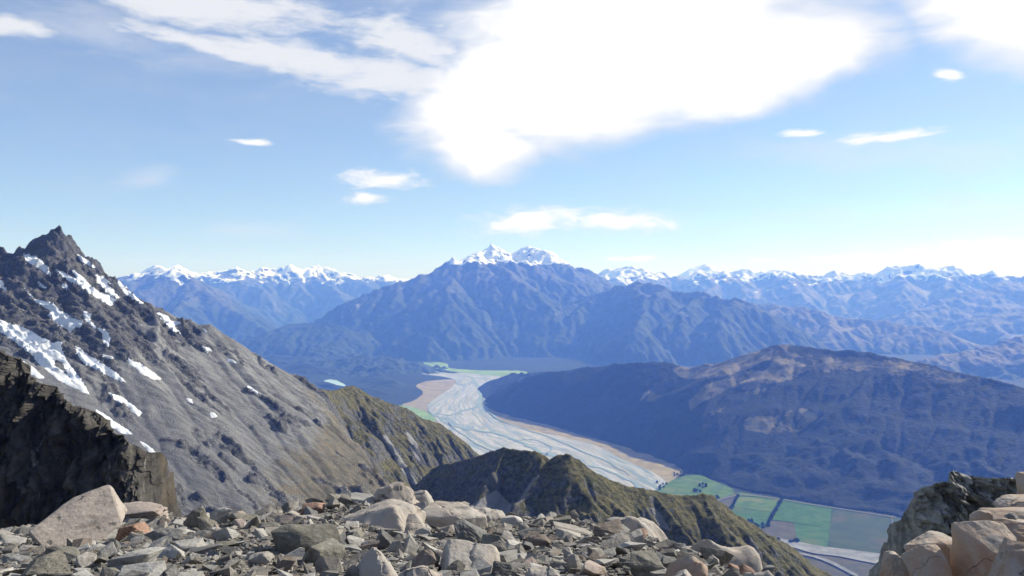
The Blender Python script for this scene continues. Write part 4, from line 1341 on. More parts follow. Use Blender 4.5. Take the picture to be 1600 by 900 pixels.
def ico(sub):
    if sub not in _ico:
        bm = bmesh.new(); bmesh.ops.create_icosphere(bm, subdivisions=sub, radius=1.0)
        bm.verts.ensure_lookup_table()
        V = np.array([v.co[:] for v in bm.verts]); V /= np.linalg.norm(V, axis=1)[:, None]
        Fc = np.array([[v.index for v in f.verts] for f in bm.faces]); bm.free()
        _ico[sub] = (V, Fc)
    return _ico[sub]


def noise3(p, seed, oct=4):
    a = fbm(p[:, 0] + 0.37 * p[:, 2], p[:, 1] - 0.61 * p[:, 2], oct, seed)
    b = fbm(p[:, 1] + 0.53 * p[:, 0], p[:, 2] + 0.29 * p[:, 1], oct, seed + 40)
    c = fbm(p[:, 2] - 0.41 * p[:, 1], p[:, 0] + 0.47 * p[:, 2], oct, seed + 80)
    return (a + b + c) * 0.5


def rock_verts(seed, sub=4, planes=11, sharp=26, rough=0.045, layer=0.0, flat=0.0):
    """an angular block in the unit box: planes cut off a ball, chipped and roughened"""
    rng = np.random.default_rng(seed)
    V, Fc = ico(sub)
    n = rng.normal(size=(planes, 3)); n /= np.linalg.norm(n, axis=1)[:, None]
    ax = np.array([[1, 0, 0], [-1, 0, 0], [0, 1, 0], [0, -1, 0], [0, 0, 1], [0, 0, -1]], float)
    ax = ax + rng.normal(size=(6, 3)) * 0.22; ax /= np.linalg.norm(ax, axis=1)[:, None]
    n = np.concatenate([ax, n])
    d = np.concatenate([rng.uniform(0.72, 0.95, 6), rng.uniform(0.82, 1.12, planes)])
    q = np.maximum(V @ n.T, 1e-3)
    r = (((q / d[None]) ** sharp).sum(1)) ** (-1.0 / sharp)
    p = V * r[:, None]
    p = p + V * (noise3(p * 1.7 + seed, seed, 4) * rough * 2.0)[:, None]
    p = p + V * (np.abs(noise3(p * 4.5 + seed, seed + 5, 4)) * -rough * 1.2)[:, None]
    if layer:
        ld = rng.normal(size=3) * 0.35 + np.array([0.1, 0, 1]); ld /= np.linalg.norm(ld)
        s = p @ ld + noise3(p * 1.2, seed + 9, 3) * 0.08
        saw = (s * 5.5) % 1.0
        hv = V - (V @ ld)[:, None] * ld
        p = p - hv * (saw ** 3 * layer)[:, None]
    mn, mxx = p.min(0), p.max(0)
    p = (p - (mn + mxx) / 2) / (mxx - mn)
    return p, Fc


def hull_rock(seed, npts=13, cuts=3, rough=0.03, bevel=0.05, boxy=4.0, layer=0.0, pts=None):
    """a broken block: convex facets with chipped edges"""
    rng = np.random.default_rng(seed)
    p = rng.normal(size=(npts, 3))
    p /= ((np.abs(p) ** boxy).sum(1) ** (1 / boxy))[:, None]
    p *= rng.uniform(0.86, 1.0, npts)[:, None]
    if pts is not None:
        p = np.array(pts, float)
    bm = bmesh.new()
    vs = [bm.verts.new(q) for q in p]
    bmesh.ops.convex_hull(bm, input=vs)
    loose = [v for v in bm.verts if not v.link_faces]
    bmesh.ops.delete(bm, geom=loose, context='VERTS')
    bmesh.ops.dissolve_limit(bm, angle_limit=rad(9), verts=bm.verts, edges=bm.edges)
    if bevel:
        bmesh.ops.bevel(bm, geom=list(bm.edges), offset=bevel, segments=1, affect='EDGES', clamp_overlap=True)
    bmesh.ops.triangulate(bm, faces=bm.faces)
    if cuts:
        for k in range(cuts):
            big = [e for e in bm.edges if e.calc_length() > (0.09 if cuts > 4 else 0.16)]
            if not big:
                break
            bmesh.ops.subdivide_edges(bm, edges=big, cuts=1, use_grid_fill=False)
            bmesh.ops.triangulate(bm, faces=bm.faces)
    bm.verts.index_update()
    bm.normal_update()
    V = np.array([v.co[:] for v in bm.verts]); N = np.array([v.normal[:] for v in bm.verts])
    Fc = np.array([[v.index for v in f.verts] for f in bm.faces]); bm.free()
    if rough:
        V = V + N * (noise3(V * 1.6 + seed, seed, 3) * rough * 1.6 + noise3(V * 5 + seed, seed + 4, 3) * rough * 0.8)[:, None]
    if layer:
        ld = rng.normal(size=3) * 0.3 + np.array([0.1, 0, 1]); ld /= np.linalg.norm(ld)
        q = V @ ld + noise3(V * 1.2, seed + 9, 3) * 0.1
        saw = (q * 4.5) % 1.0
        hv = N - (N @ ld)[:, None] * ld
        V = V - hv * (saw ** 2 * layer)[:, None]
    mn, mxx = V.min(0), V.max(0)
    return (V - (mn + mxx) / 2) / (mxx - mn), Fc


def rock_mesh(name, seed, dims, mat, tilt=0.0, yaw=0.0, sub=4, planes=8, sharp=26, layer=0.0, rough=0.03, pts=None):
    npts = 6 + planes if planes > 5 else 8 + planes
    round_ = sharp < 20
    p, Fc = hull_rock(seed, npts + (14 if round_ else 0), {3: 2, 4: 4, 5: 5}[sub], rough, 0.10 if round_ else 0.028, 3.2 if round_ else (7.0 if planes < 6 else 4.5), layer, pts)
    p = p * np.array(dims)
    a = rad(tilt); ca_, sa_ = math.cos(a), math.sin(a)
    p = np.stack([p[:, 0] * ca_ - p[:, 2] * sa_, p[:, 1], p[:, 0] * sa_ + p[:, 2] * ca_], 1)
    me = np_mesh(name, p, Fc, True)
    me.set_sharp_from_angle(angle=rad(15 if pts is not None else (38 if round_ else 22)))
    me.materials.append(mat)
    return me


def slab_mesh(name, seed, dims, mat, tilt=0.0, power=3.2, rough=0.04, smooth=False):
    """a weathered ledge of bedrock: worn facets split by joints"""
    p, Fc = hull_rock(seed, 40 if smooth else 20, 6, 0.0, 0.30 if smooth else 0.09, 2.6 if smooth else 3.6)
    p = p * 2
    L = np.linalg.norm(p, axis=1)[:, None]; V = p / L
    nz_ = noise3(p * 1.1 + seed, seed, 4)
    p = p + V * (nz_ * rough * 2.2)[:, None]
    if not smooth:
        g = p[:, 0] * math.cos(seed * 0.7) * 0.8 + p[:, 2] * 1.3 + p[:, 1] * math.sin(seed) * 0.5 + nz_ * 0.3
        gr_ = np.abs((g * 1.25 + 0.31 * seed) % 1.0 - 0.5)
        p = p - V * (np.exp(-(gr_ / 0.025) ** 2) * 0.045)[:, None]
        p = p + V * ((np.floor(g * 1.25 + 0.31 * seed + 0.5) % 2) * 0.035)[:, None]
    p = p + V * (noise3(p * 4.5 + seed, seed + 3, 4) * rough * 0.6)[:, None]
    mn, mxx = p.min(0), p.max(0)
    p = (p - (mn + mxx) / 2) / (mxx - mn) * np.array(dims)
    a = rad(tilt); ca_, sa_ = math.cos(a), math.sin(a)
    p = np.stack([p[:, 0] * ca_ - p[:, 2] * sa_, p[:, 1], p[:, 0] * sa_ + p[:, 2] * ca_], 1)
    me = np_mesh(name, p, Fc, True)
    me.set_sharp_from_angle(angle=rad(55 if smooth else 33))
    me.materials.append(mat)
    return me


def ground_hit(px, py):
    ds = np.linspace(3.4, 17, 700)
    x = (px - 800) / F * ds; z = (450 - py) / F * ds
    g = ground_z(x, ds)
    below = np.where(z <= g)[0]
    if len(below) == 0:
        yc = np.interp((px - 800) / F * 11.0, _c[:, 0], _c[:, 1])
        return float(yc)
    return float(ds[below[0]])


SLABF = []
placed = []      # (x, y, radius) footprints of the big rocks


def hero(kind, box, mkey, label, tilt=0.0, seed=1, depth=None, thick=0.85, sink=0.22, name=None, cat=None, **kw):
    x0, y0, x1, y1 = box
    cx = (x0 + x1) / 2
    d = depth or ground_hit(cx, y1 - 0.12 * (y1 - y0))
    wd = (x1 - x0) / F * d; h = (y1 - y0) / F * d
    a = abs(rad(tilt))
    # untilted size whose tilted box is the box seen
    if a > 0.02 and kind != 'slab':
        c, s = math.cos(a), math.sin(a)
        det = c * c - s * s
        w2 = (wd * c - h * s) / det if det > 0.3 else wd
        h2 = (h * c - wd * s) / det if det > 0.3 else h
        w2 = max(w2, wd * 0.6); h2 = max(h2, h * 0.45)
    else:
        w2, h2 = wd, h
    hh = h2 * (1 + sink)
    dims = (w2 * 1.03, max(w2 * thick, h2 * 0.8), hh)
    if kind == 'slab':
        dims, sink = ((w2 * 1.22, max(w2 * thick * 1.3, h2), h2 * 4.4), 3.4) if kw.get('smooth') else ((w2 * 1.16, max(w2 * thick * 1.25, h2), h2 * 2.4), 1.4)
        me = slab_mesh(name or 'bedrock_slab', seed, dims, SM[mkey], tilt, **kw)
    else:
        me = rock_mesh(name or 'boulder', seed, dims, SM[mkey], tilt, **kw)
    o = add_obj(name or ('bedrock_slab' if kind == 'slab' else 'boulder'), me, label=label, cat=cat or ('bedrock' if kind == 'slab' else 'boulder'))
    yd = d + dims[1] * 0.25
    k = yd / d
    o.location = ((cx - 800) / F * yd, yd, (450 - (y0 + y1) / 2) / F * yd - h * sink * 0.5)
    if kind == 'slab':
        SLABF.append((o.location.x, yd, w2 * 0.52, dims[1] * 0.42))
    placed.append((o.location.x, yd, max(dims[0], dims[1]) * 0.5, label))
    return o


# ---- bedrock humps of the ridge
hero('slab', (588, 754, 650, 800), 's', 'pinkish pointed bedrock knob at the top of the rubble crest', 0, 3, thick=1.0)
hero('slab', (630, 765, 700, 800), 's', 'tan bedrock slab sloping right from the pointed knob', -16, 5, thick=0.9)
hero('slab', (655, 787, 760, 832), 's', 'long tan bedrock slab above the dark tilted slab', -12, 8, thick=0.8)
hero('slab', (520, 780, 655, 828), 's', 'broad pale tan bedrock slab left of the pointed knob', -4, 11, thick=0.8)
hero('slab', (588, 805, 662, 838), 's', 'small tan bedrock step in the middle of the rubble', -6, 12, thick=0.8)
hero('slab', (728, 794, 784, 828), 's', 'rounded pinkish bedrock knob on the crest right of the slabs', -8, 14, thick=0.9)
hero('slab', (690, 850, 788, 900), 's', 'flat tan bedrock slab bare of stones, low in the middle', -5, 17, thick=1.1)
hero('slab', (530, 860, 615, 920), 's', 'tan bedrock slab at the bottom edge left of the middle', -8, 19, thick=1.0)
hero('slab', (620, 885, 690, 930), 's', 'tan bedrock showing under the round brown boulder', 0, 23, thick=1.0)
hero('slab', (895, 803, 1046, 880), 's', 'long smooth tan bedrock dome on the skyline of the rubble', -7, 26, thick=0.6, smooth=True, depth=10.9)
hero('slab', (1026, 838, 1180, 925), 's', 'smooth tan bedrock dome carrying a flat grey block', -6, 29, thick=0.6, smooth=True, depth=9.2)
hero('slab', (1125, 892, 1216, 950), 's', 'low tan bedrock hump at the lower right end of the rubble', -5, 31, thick=0.8, smooth=True)
hero('slab', (1032, 868, 1090, 930), 'o', 'brownish bedrock hump right of the big grey block', -18, 33, thick=0.9)
hero('slab', (820, 884, 880, 930), 's', 'tan bedrock peeping out at the bottom edge', 0, 35, thick=1.0)
hero('slab', (1046, 888, 1100, 940), 's', 'pale tan bedrock below the dark rounded stone', 0, 36, thick=1.0)

# ---- boulders
BIGPTS = [(650, -0.95, 552), (905, -0.55, 562), (1038, 0.1, 430), (800, 0.7, 156), (575, 0.25, 225), (430, -0.75, 395), (250, 0.6, 712), (178, 0.3, 560), (900, 1.0, 420), (300, 1.0, 470), (600, 0.95, 690)]
HEROES = [
    ((36, 768, 187, 872), 'P', 'huge pinkish angular boulder at the left', 0, 101, dict(sub=5, planes=7, sharp=34, thick=1.0, sink=0.0, rough=0.014, pts=[(a / 435 - 1.39, b, (432 - c) / 278) for a, b, c in BIGPTS])),
    ((170, 781, 270, 825), 'p', 'flat layered pinkish slab behind the huge boulder', 3, 104, dict(layer=0.12)),
    ((180, 815, 244, 850), 'r', 'grey and rust slab right of the huge boulder', 6, 105, dict(layer=0.06)),
    ((227, 824, 284, 852), 'd', 'dark wedge right of the grey and rust slab', 2, 106, {}),
    ((160, 843, 255, 900), 'w', 'large pale tilted slab below the huge boulder', 18, 109, dict(planes=6, sharp=36)),
    ((24, 857, 112, 915), 'gg', 'dark tilted slab at the lower left corner', 16, 110, dict(planes=6, layer=0.05)),
    ((157, 840, 191, 862), 'd', 'small dark block under the huge boulder', 4, 112, {}),
    ((184, 874, 258, 912), 'w', 'pale slab at the bottom edge below the large pale tilted slab', 10, 113, {}),
    ((232, 846, 292, 880), 'w', 'pale slab between the dark wedge and the rubble', 14, 115, {}),
    ((-8, 834, 38, 856), 'w', 'flat pale slab at the left edge', 0, 116, dict(thick=1.2)),
    ((2, 866, 44, 884), 'd', 'flat dark stone near the left edge', 0, 118, {}),
    ((282, 785, 335, 832), 'gg', 'pointed grey boulder on the left skyline', 24, 120, dict(planes=6, sharp=38)),
    ((326, 788, 362, 825), 'w', 'pale broken boulder right of the pointed grey one', -10, 121, {}),
    ((355, 796, 408, 826), 'gg', 'low grey boulder on the skyline dip', -14, 123, {}),
    ((425, 814, 534, 874), 'gg', 'large greenish-grey boulder left of the middle', -4, 124, dict(sub=5, planes=9, sharp=20, thick=0.8)),
    ((468, 839, 543, 890), 'gg', 'dark triangular boulder leaning on the large greenish-grey one', 8, 128, dict(sub=5, planes=6, sharp=24)),
    ((402, 814, 443, 835), 'gg', 'small greenish-grey boulder up left of the large one', 3, 127, {}),
    ((468, 783, 508, 806), 'r', 'round rust-pink stone on the skyline of the rubble', 4, 130, dict(sharp=12)),
    ((288, 826, 331, 847), 'd', 'dark flat wedge below the pointed grey boulder', 14, 131, {}),
    ((343, 850, 370, 871), 'd', 'dark angular cube among pale rubble', 10, 133, {}),
    ((323, 859, 346, 874), 'd', 'small dark cube left of the dark angular cube', -6, 134, {}),
    ((378, 856, 428, 889), 'g', 'grey tilted block below the large greenish-grey boulder', 18, 135, {}),
    ((266, 843, 318, 869), 'w', 'pale slab with a shadowed edge at the left of the rubble', 6, 136, {}),
    ((441, 872, 458, 897), 'w', 'small upright whitish stone', 0, 137, {}),
    ((300, 842, 315, 855), 'r', 'small brick-red stone on the pale slab', -20, 138, {}),
    ((702, 806, 767, 856), 'd', 'dark blue-grey tilted slab in the middle of the rubble', -28, 140, dict(planes=5, sharp=40, layer=0.04)),
    ((749, 833, 792, 860), 'gg', 'greenish block right of the dark tilted slab', 6, 141, {}),
    ((634, 858, 686, 896), 'b', 'round brown boulder near the bottom middle', -4, 143, dict(sub=5, sharp=14)),
    ((584, 826, 617, 862), 'd', 'dark bluish block below the tan step', -10, 144, {}),
    ((575, 818, 599, 838), 'd', 'small dark block beside the dark bluish one', 6, 145, {}),
    ((536, 826, 569, 848), 'gg', 'greenish wedge right of the triangular boulder', -10, 146, {}),
    ((538, 837, 568, 855), 'w', 'whitish slab below the greenish wedge', -12, 147, {}),
    ((648, 822, 674, 840), 'w', 'pale stone at the foot of the tan step', 8, 148, {}),
    ((766, 876, 801, 910), 'd', 'dark blue-grey stone at the bottom edge, middle', -8, 149, dict(layer=0.05)),
    ((781, 806, 817, 826), 'w', 'whitish round boulder on the skyline', 0, 151, dict(sharp=12)),
    ((567, 880, 609, 900), 'r', 'reddish flat stone at the bottom edge', 4, 152, {}),
    ((536, 884, 584, 912), 'g', 'grey block at the bottom edge beside the reddish flat stone', -6, 153, {}),
    ((926, 811, 977, 842), 'b', 'brown squared block lying on the long tan dome', -4, 155, dict(planes=4, sharp=40, sink=0.05)),
    ((974, 854, 1048, 915), 'gg', 'big grey angular block in front of the tan domes', -10, 157, dict(sub=5, planes=6, sharp=36)),
    ((822, 833, 861, 860), 'b', 'dark brown rounded stone on the right half of the rubble', 4, 158, dict(sharp=14)),
    ((814, 843, 840, 863), 'd', 'dark smooth stone left of the dark brown rounded one', -22, 159, {}),
    ((828, 802, 856, 825), 'w', 'pale tall stone on the right skyline of the rubble', 10, 160, {}),
    ((849, 800, 870, 815), 'w', 'pale small stone behind the pale tall one', 0, 161, {}),
    ((858, 803, 896, 828), 'gg', 'greenish slab on the skyline next to the pale stones', 12, 162, {}),
    ((862, 812, 930, 845), 'g', 'grey slab leaning left of the long tan dome', -16, 163, {}),
    ((866, 826, 909, 846), 'g', 'grey wedge under the leaning grey slab', -8, 164, {}),
    ((882, 864, 911, 899), 'g', 'upright grey stone near the bottom right of the rubble', 14, 165, {}),
    ((901, 874, 953, 912), 'p', 'pinkish split block at the bottom edge', -14, 166, {}),
    ((822, 878, 874, 912), 'w', 'pale rounded slab at the bottom edge right of the middle', -12, 167, {}),
    ((1039, 845, 1073, 868), 'd', 'dark rounded stone between the two tan domes', -6, 168, dict(sharp=14, sink=0.05)),
    ((1047, 858, 1065, 873), 'w', 'small pale stone under the dark rounded one', 0, 169, {}),
    ((1092, 851, 1150, 884), 'gg', 'flat grey block resting on the right tan dome', -12, 170, dict(planes=3, sharp=44, sink=0.0, thick=0.6)),
    ((1104, 865, 1125, 884), 'g', 'small grey stone propped against the flat grey block', -24, 171, {}),
    ((1188, 884, 1215, 902), 'd', 'black and white stone at the right end of the rubble', 0, 172, dict(layer=0.08)),
    ((1137, 880, 1156, 899), 'r', 'small reddish stone below the flat grey block', -10, 173, {}),
    ((980, 828, 1006, 848), 'g', 'grey stone at the foot of the long tan dome', -8, 175, {}),
    ((820, 862, 842, 880), 'g', 'grey cube stone below the dark brown rounded one', 10, 176, {}),
    ((903, 850, 930, 866), 'w', 'pale flat stone in the gravel right of the middle', 4, 177, {}),
    ((60, 838, 100, 862), 'd', 'dark stone in the shadow of the huge boulder', 0, 178, {}),
    ((112, 862, 150, 892), 'g', 'grey jagged stone below the huge boulder', 12, 179, {}),
]
for box, mk, lab, tilt, seed, kw in HEROES:
    kw = dict(kw)
    big = (box[2] - box[0]) > 30
    if 'sub' not in kw:
        kw['sub'] = 4 if big else 3
    w_ = 'slab' in lab.split() and 'bedrock' not in lab
    hero('rock', box, mk, lab, tilt, seed, name='rock_slab' if w_ else ('boulder' if big else 'stone'), cat='rock slab' if w_ else ('boulder' if big else 'stone'), **kw)

# ---- loose stones: the larger ones each a thing, the rest one mass of rubble
protos = {}
for mk in 'g gg d w b r p'.split():
    protos[mk] = []
    for k in range(4):
        p, Fc = hull_rock(900 + k * 7 + len(protos) * 31, 9 + k, 2, 0.018, 0.02, 3.4)
        me = np_mesh('stone', p, Fc, True); me.set_sharp_from_angle(angle=rad(20)); me.materials.append(SM[mk]); protos[mk].append(me)
rng = random.Random(77)
cands = []
tries = 0
while tries < 60000 and len(cands) < 9000:
    tries += 1
    py_ = rng.uniform(772, 915); px_ = rng.uniform(-30, 1215)
    d = ground_hit(px_, py_) if False else None
    y = rng.uniform(4.6, 16.0); x = rng.uniform(-0.72, 0.38) * y
    yc = float(np.interp(x, _c[:, 0], _c[:, 1]))
    if y > yc + 0.5:
        continue
    z = 0
    size = 0.035 * (1.0 / (1.0 - rng.random() * 0.985)) ** 0.62
    size = min(size, 0.029 * y * rng.uniform(0.8, 1.15))
    cands.append((size, x, y))
cands.sort(reverse=True)
xs_a = np.array([c[1] for c in cands]); ys_a = np.array([c[2] for c in cands])
zs_a = ground_z(xs_a, ys_a)
grid = {}


def on_slab(x, y):
    return any(((x - a) / b) ** 2 + ((y - c) / e) ** 2 < 1.0 for a, c, b, e in SLABF)


singles = 0
used_labels = set()
CUT = set('at on in of with left right behind below above under between near beside sloping among leaning up next resting lying propped carrying bare peeping showing from'.split())
small_V, small_F, small_n = [], [], 0
tone = []
mass = {k: ([], [], 0) for k in ('g', 'w', 'd', 'b')}
MASSN = {k: 0 for k in mass}
_sp = [hull_rock(500 + k, 8 + k % 3, 0, 0.0, 0.0, 3.0) for k in range(16)]
for i, (size, x, y) in enumerate(cands):
    z = float(zs_a[i])
    u = x / y
    ppx = 800 + F * u; ppy = 450 - F * z / y
    if not (-60 < ppx < 1240) or ppy > 935:
        continue
    if on_slab(x, y) and not (size < 0.05 and rng.random() < 0.10):
        continue
    key = (int(x / 0.5), int(y / 0.5))
    ok = True
    for a in (-1, 0, 1):
        for b in (-1, 0, 1):
            for (qx, qy, qs) in grid.get((key[0] + a, key[1] + b), ()):
                if (qx - x) ** 2 + (qy - y) ** 2 < ((qs + size) * 0.36) ** 2:
                    ok = False
    if ok and size > 0.1:
        for (hx, hy, hr, _l) in placed[15:]:
            if (hx - x) ** 2 + (hy - y) ** 2 < (hr * 0.75 + size * 0.3) ** 2:
                ok = False; break
    if not ok:
        continue
    grid.setdefault(key, []).append((x, y, size))
    mk = rng.choices(['g', 'gg', 'd', 'w', 'b', 'r', 'p'], [38, 14, 11, 25, 6, 3, 5])[0]
    sx, sy, sz = size * rng.uniform(0.8, 1.6), size * rng.uniform(0.6, 1.15), size * rng.uniform(0.28, 0.75)
    rot = (rng.uniform(-0.6, 0.6), rng.uniform(-0.6, 0.6), rng.uniform(0, 6.28))
    if size * F / y > 9.0 and singles < 225:
        singles += 1
        # nearest named neighbour gives the stone its place
        hx, hy, hr, hl = min(placed, key=lambda q: (q[0] - x) ** 2 + (q[1] - y) ** 2 - (q[2] * 0.5) ** 2)
        cn = dict(g='grey', gg='greenish-grey', d='dark', w='pale', b='brown', r='reddish', p='pinkish')[mk]
        near = sorted(placed, key=lambda q: (q[0] - x) ** 2 + (q[1] - y) ** 2 - (q[2] * 0.5) ** 2)[:3]
        sidew = 'left of' if x < hx - 0.12 else ('right of' if x > hx + 0.12 else ('behind' if y > hy else 'in front of'))

        def short(l):
            ws = l.split()
            c_ = next((j for j, q in enumerate(ws) if j > 1 and q in CUT), len(ws))
            return ' '.join(ws[:min(c_, 5)])
        szw = 'larger' if size * F / y > 20 else ('middling' if size * F / y > 13 else 'small')
        lab = f"{szw} {cn} stone {sidew} the {short(hl)}"
        for l2 in near[1:]:
            if lab in used_labels:
                lab = f"{szw} {cn} stone between the {short(hl)} and the {short(l2[3])}"
        used_labels.add(lab)
        o = add_obj('stone', rng.choice(protos[mk]), label=lab, cat='stone', group='loose stones of the rubble')
        o.location = (x, y, z + sz * 0.22)
        o.rotation_euler = rot
        o.scale = (sx, sy, sz)
    else:
        p, Fc = rng.choice(_sp)
        q = p * np.array([sx, sy, sz])
        c, s = math.cos(rot[2]), math.sin(rot[2])
        q = np.stack([q[:, 0] * c - q[:, 1] * s, q[:, 0] * s + q[:, 1] * c, q[:, 2] + q[:, 0] * math.sin(rot[0])], 1) + np.array([x, y, z + sz * 0.2])
        k = {'g': 'g', 'gg': 'g', 'd': 'd', 'w': 'w', 'b': 'b', 'r': 'b', 'p': 'w'}[mk]
        A, B, _ = mass[k]
        A.append(q); B.append(Fc + MASSN[k]); MASSN[k] += len(q)
# fine gravel between them
for k in range(22000):
    y = rng.uniform(4.6, 14.5); x = rng.uniform(-0.70, 0.36) * y
    if y > float(np.interp(x, _c[:, 0], _c[:, 1])) + 0.3 or (on_slab(x, y) and rng.random() > 0.06):
        continue
    size = 0.014 + 0.05 * rng.random() ** 2.2
    p, Fc = rng.choice(_sp)
    q = p * np.array([size * rng.uniform(0.8, 1.5), size, size * rng.uniform(0.5, 0.9)])
    a = rng.uniform(0, 6.28); c, s = math.cos(a), math.sin(a)
    q = np.stack([q[:, 0] * c - q[:, 1] * s, q[:, 0] * s + q[:, 1] * c, q[:, 2]], 1) + np.array([x, y, 0.0])
    q[:, 2] += float(ground_z(x, y)) + size * 0.2
    kk = rng.choices('gwdb', [50, 25, 15, 10])[0]
    A, B, _ = mass[kk]
    A.append(q); B.append(Fc + MASSN[kk]); MASSN[kk] += len(q)
for kk, nm, lb in (('g', 'rubble', 'mass of small grey stones between the boulders'), ('w', 'rubble', 'scattering of small pale stones between the boulders'),
                   ('d', 'rubble', 'scattering of small dark stones between the boulders'), ('b', 'rubble', 'scattering of small brown stones between the boulders')):
    A, B, _ = mass[kk]
    if A:
        me = np_mesh(nm, np.concatenate(A), np.concatenate(B), False)
        mm = SM[kk].copy(); mm.name = SM[kk].name + '_rubble'
        me.materials.append(mm)
        add_obj(nm, me, kind='stuff', label=lb)

# ---- tan outcrop at the right edge
OUT = [((1489, 816, 1598, 935), 8.0, 'large flat-faced tan block of the right outcrop', 0, 401, dict(planes=4, sharp=22, thick=0.9)),
       ((1556, 846, 1660, 945), 7.2, 'tan block at the lower right corner', -4, 402, dict(planes=4, sharp=20)),
       ((1411, 830, 1496, 880), 8.6, 'grey-tan rounded block at the left shoulder of the right outcrop', -3, 403, dict(planes=6, sharp=14)),
       ((1420, 850, 1488, 935), 8.0, 'tan block with a dark gap beside it low in the right outcrop', 3, 404, dict(planes=6, sharp=16)),
       ((1380, 862, 1424, 935), 8.3, 'orange-tan pillar at the left foot of the right outcrop', 0, 405, dict(planes=6, sharp=18)),
       ((1516, 786, 1625, 836), 9.4, 'tan weathered step above the large flat-faced block', 6, 406, dict(planes=6, sharp=16)),
       ((1560, 771, 1650, 800), 9.9, 'upper tan step of the right outcrop', 4, 407, dict(planes=6, sharp=14)),
       ((1588, 738, 1650, 785), 10.4, 'topmost orange block of the right outcrop at the picture edge', 0, 408, dict(planes=5, sharp=20)),
       ((1545, 812, 1640, 860), 8.7, 'cracked grey-tan shelf behind the large flat-faced block', 2, 409, dict(planes=6, sharp=16)),
       ((1516, 796, 1548, 822), 9.0, 'small rounded tan block at the left end of the weathered step', 0, 410, dict(planes=6, sharp=12))]
for box, dd, lab, tilt, seed, kw in OUT:
    hero('rock', box, 'o', lab, tilt, seed, depth=dd, name='outcrop_block', cat='rock outcrop', sub=5, rough=0.035, sink=0.1, **kw)
hero('rock', (1570, 800, 1592, 814), 'd', 'small dark flat stone lying on the right outcrop', 6, 411, depth=8.5, name='stone', cat='stone', sub=3, sink=0.0)


# ---- cliffs: a face built column by column under its skyline, with a top running back
def cliff(name, line, depth, bottom, lean, back, nx, nz, ncap, disp, mat, label, wrap=None):
    L = np.array(line, float)
    px = np.linspace(L[0, 0], L[-1, 0], nx)
    top = np.interp(px, L[:, 0], L[:, 1])
    dep = depth(px)
    x = (px - 800) / F * dep
    zt = (450 - top) / F * dep
    zb = (450 - bottom) / F * dep
    rows = []
    for k in range(nz):
        t = k / (nz - 1)
        z = zb + (zt - zb) * t
        rows.append((x, dep - lean * (zt - z), z))
    for k in range(1, ncap + 1):
        s = back * (k / ncap) ** 1.5
        rows.append((x, dep + s, zt - s * 1.7))
    Xc = np.stack([r[0] for r in rows]); Yc = np.stack([r[1] for r in rows]); Zc = np.stack([r[2] for r in rows])
    cap = np.concatenate([np.ones(nz), np.linspace(1, 0.3, ncap)])[:, None]
    dd, crack = disp(Xc, Zc + (Yc - dep[None]) * 0.5)
    top_fade = 1.0
    Yc = Yc - dd * cap
    me = grid_mesh(name, Xc, Yc, Zc + dd * 0.12 * cap, None, {'crack': crack}, smooth=False)
    return add_obj(name, me, mat, kind=None, label=label, cat='cliff')


def facets(x, z, sx, sz, seed, tilt):
    """broken faces: each cell a plane with its own set-back and tilt"""
    gx, gz = x / sx, z / sz
    ix = np.floor(gx).astype(np.int64); iz = np.floor(gz).astype(np.int64)
    best = np.full(x.shape, 9.0); val = np.zeros(x.shape)
    for a in (-1, 0, 1):
        for b in (-1, 0, 1):
            hx = hash2(ix + a, iz + b, seed); hz = hash2(ix + a, iz + b, seed + 7)
            ox = gx - (ix + a + hx); oz = gz - (iz + b + hz)
            d = np.abs(ox) + np.abs(oz) * 0.9
            v = (hash2(ix + a, iz + b, seed + 3) - 0.5) + tilt * (ox * (hash2(ix + a, iz + b, seed + 4) - 0.5) + oz * (hash2(ix + a, iz + b, seed + 5) - 0.75))
            m = d < best
            val = np.where(m, v, val); best = np.where(m, d, best)
    return val


def disp_left(x, z):
    wv = fbm(x / 7, z / 9, 4, 5)
    cols = ridged((x + wv * 3) / 6.0, (z + wv * 5) / 24.0, 4, 7)
    d = (cols - 0.4) * 5.0 + facets(x + wv * 1.2, z + wv * 3, 2.6, 13.0, 3, 1.5) * 3.2 + facets(x + wv, z + wv, 0.95, 3.4, 13, 1.8) * 1.1
    d = d + facets(x + wv * 0.6, z, 0.45, 0.7, 23, 1.5) * 0.32 + fbm(x / 1.3, z / 1.3, 4, 9) * 0.15
    return d, np.clip(fbm(x / 0.7, z / 2.2, 4, 29) * 1.2, 0, 1)


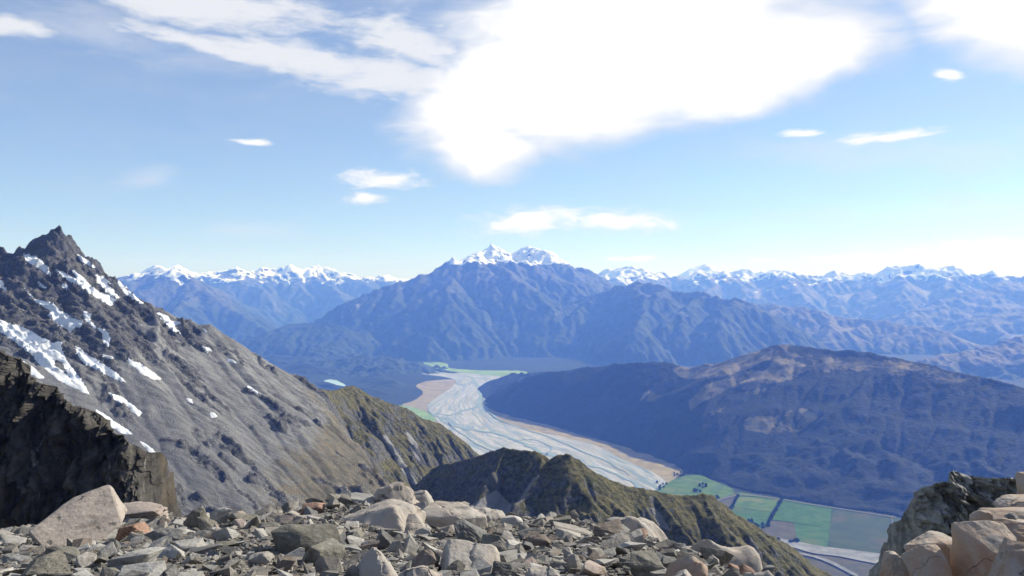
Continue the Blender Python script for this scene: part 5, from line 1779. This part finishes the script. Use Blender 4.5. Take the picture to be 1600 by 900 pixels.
CL_L = [(-120, 530), (-40, 540), (0, 549), (12, 551), (26, 560), (30, 578), (38, 586), (58, 594), (72, 600), (80, 612), (95, 618), (115, 630), (135, 638), (150, 644), (160, 656), (176, 664), (184, 672), (200, 684),
        (215, 697), (232, 706), (244, 716), (256, 730), (262, 742), (264, 760), (266, 800), (270, 840)]
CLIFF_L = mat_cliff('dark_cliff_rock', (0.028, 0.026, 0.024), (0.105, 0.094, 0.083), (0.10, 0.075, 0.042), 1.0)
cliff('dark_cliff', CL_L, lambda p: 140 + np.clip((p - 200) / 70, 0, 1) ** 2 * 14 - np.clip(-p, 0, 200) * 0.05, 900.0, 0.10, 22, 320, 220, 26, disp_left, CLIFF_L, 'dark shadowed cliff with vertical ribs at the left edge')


def disp_right(x, z):
    wv = fbm(x / 2.5, z / 2.5, 4, 15)
    d = (ridged((x + wv) / 4.0, (z + wv) / 5.0, 4, 17) - 0.4) * 2.0 + facets(x + wv * 0.5, z + wv * 0.5, 1.1, 1.5, 23, 1.6) * 0.95
    d = d + facets(x + z * 0.3 + wv * 0.3, z, 0.42, 0.5, 33, 1.7) * 0.36 + facets(x, z + x * 0.2, 0.19, 0.22, 43, 1.5) * 0.14 + fbm(x / 0.5, z / 0.5, 3, 19) * 0.04
    return d, np.clip(fbm(x / 0.3, z / 0.5, 4, 39) * 1.2, 0, 1)


CL_R = [(1362, 905), (1374, 870), (1384, 856), (1391, 848), (1396, 832), (1408, 814), (1410, 798), (1416, 785), (1421, 770), (1430, 762), (1440, 756), (1450, 752), (1457, 749), (1470, 750), (1484, 748), (1487, 738),
        (1500, 737), (1510, 741), (1520, 745), (1536, 745), (1552, 742), (1565, 743), (1580, 744), (1600, 744), (1660, 750), (1720, 760)]
CLIFF_R = mat_cliff('grey_crag_rock', (0.12, 0.117, 0.112), (0.36, 0.35, 0.33), (0.19, 0.16, 0.09), 3.0)
cliff('grey_crag', CL_R, lambda p: 46 + np.clip((1450 - p) / 90, 0, 1) ** 2 * 6, 960.0, 0.3, 8, 230, 150, 20, disp_right, CLIFF_R, 'dark grey blocky crag behind the tan outcrop at the right')

# ------------------------------------------------------------------ haze
bm = bmesh.new(); bmesh.ops.create_cube(bm, size=1.0)
bmesh.ops.scale(bm, vec=(60000, 48000, 2900), verts=bm.verts)
bmesh.ops.translate(bm, vec=(0, 20000, 25), verts=bm.verts)
me = bpy.data.meshes.new('haze'); bm.to_mesh(me); bm.free()
add_obj('haze', me, mat_haze(), kind='stuff', label='blue haze filling the valley air')
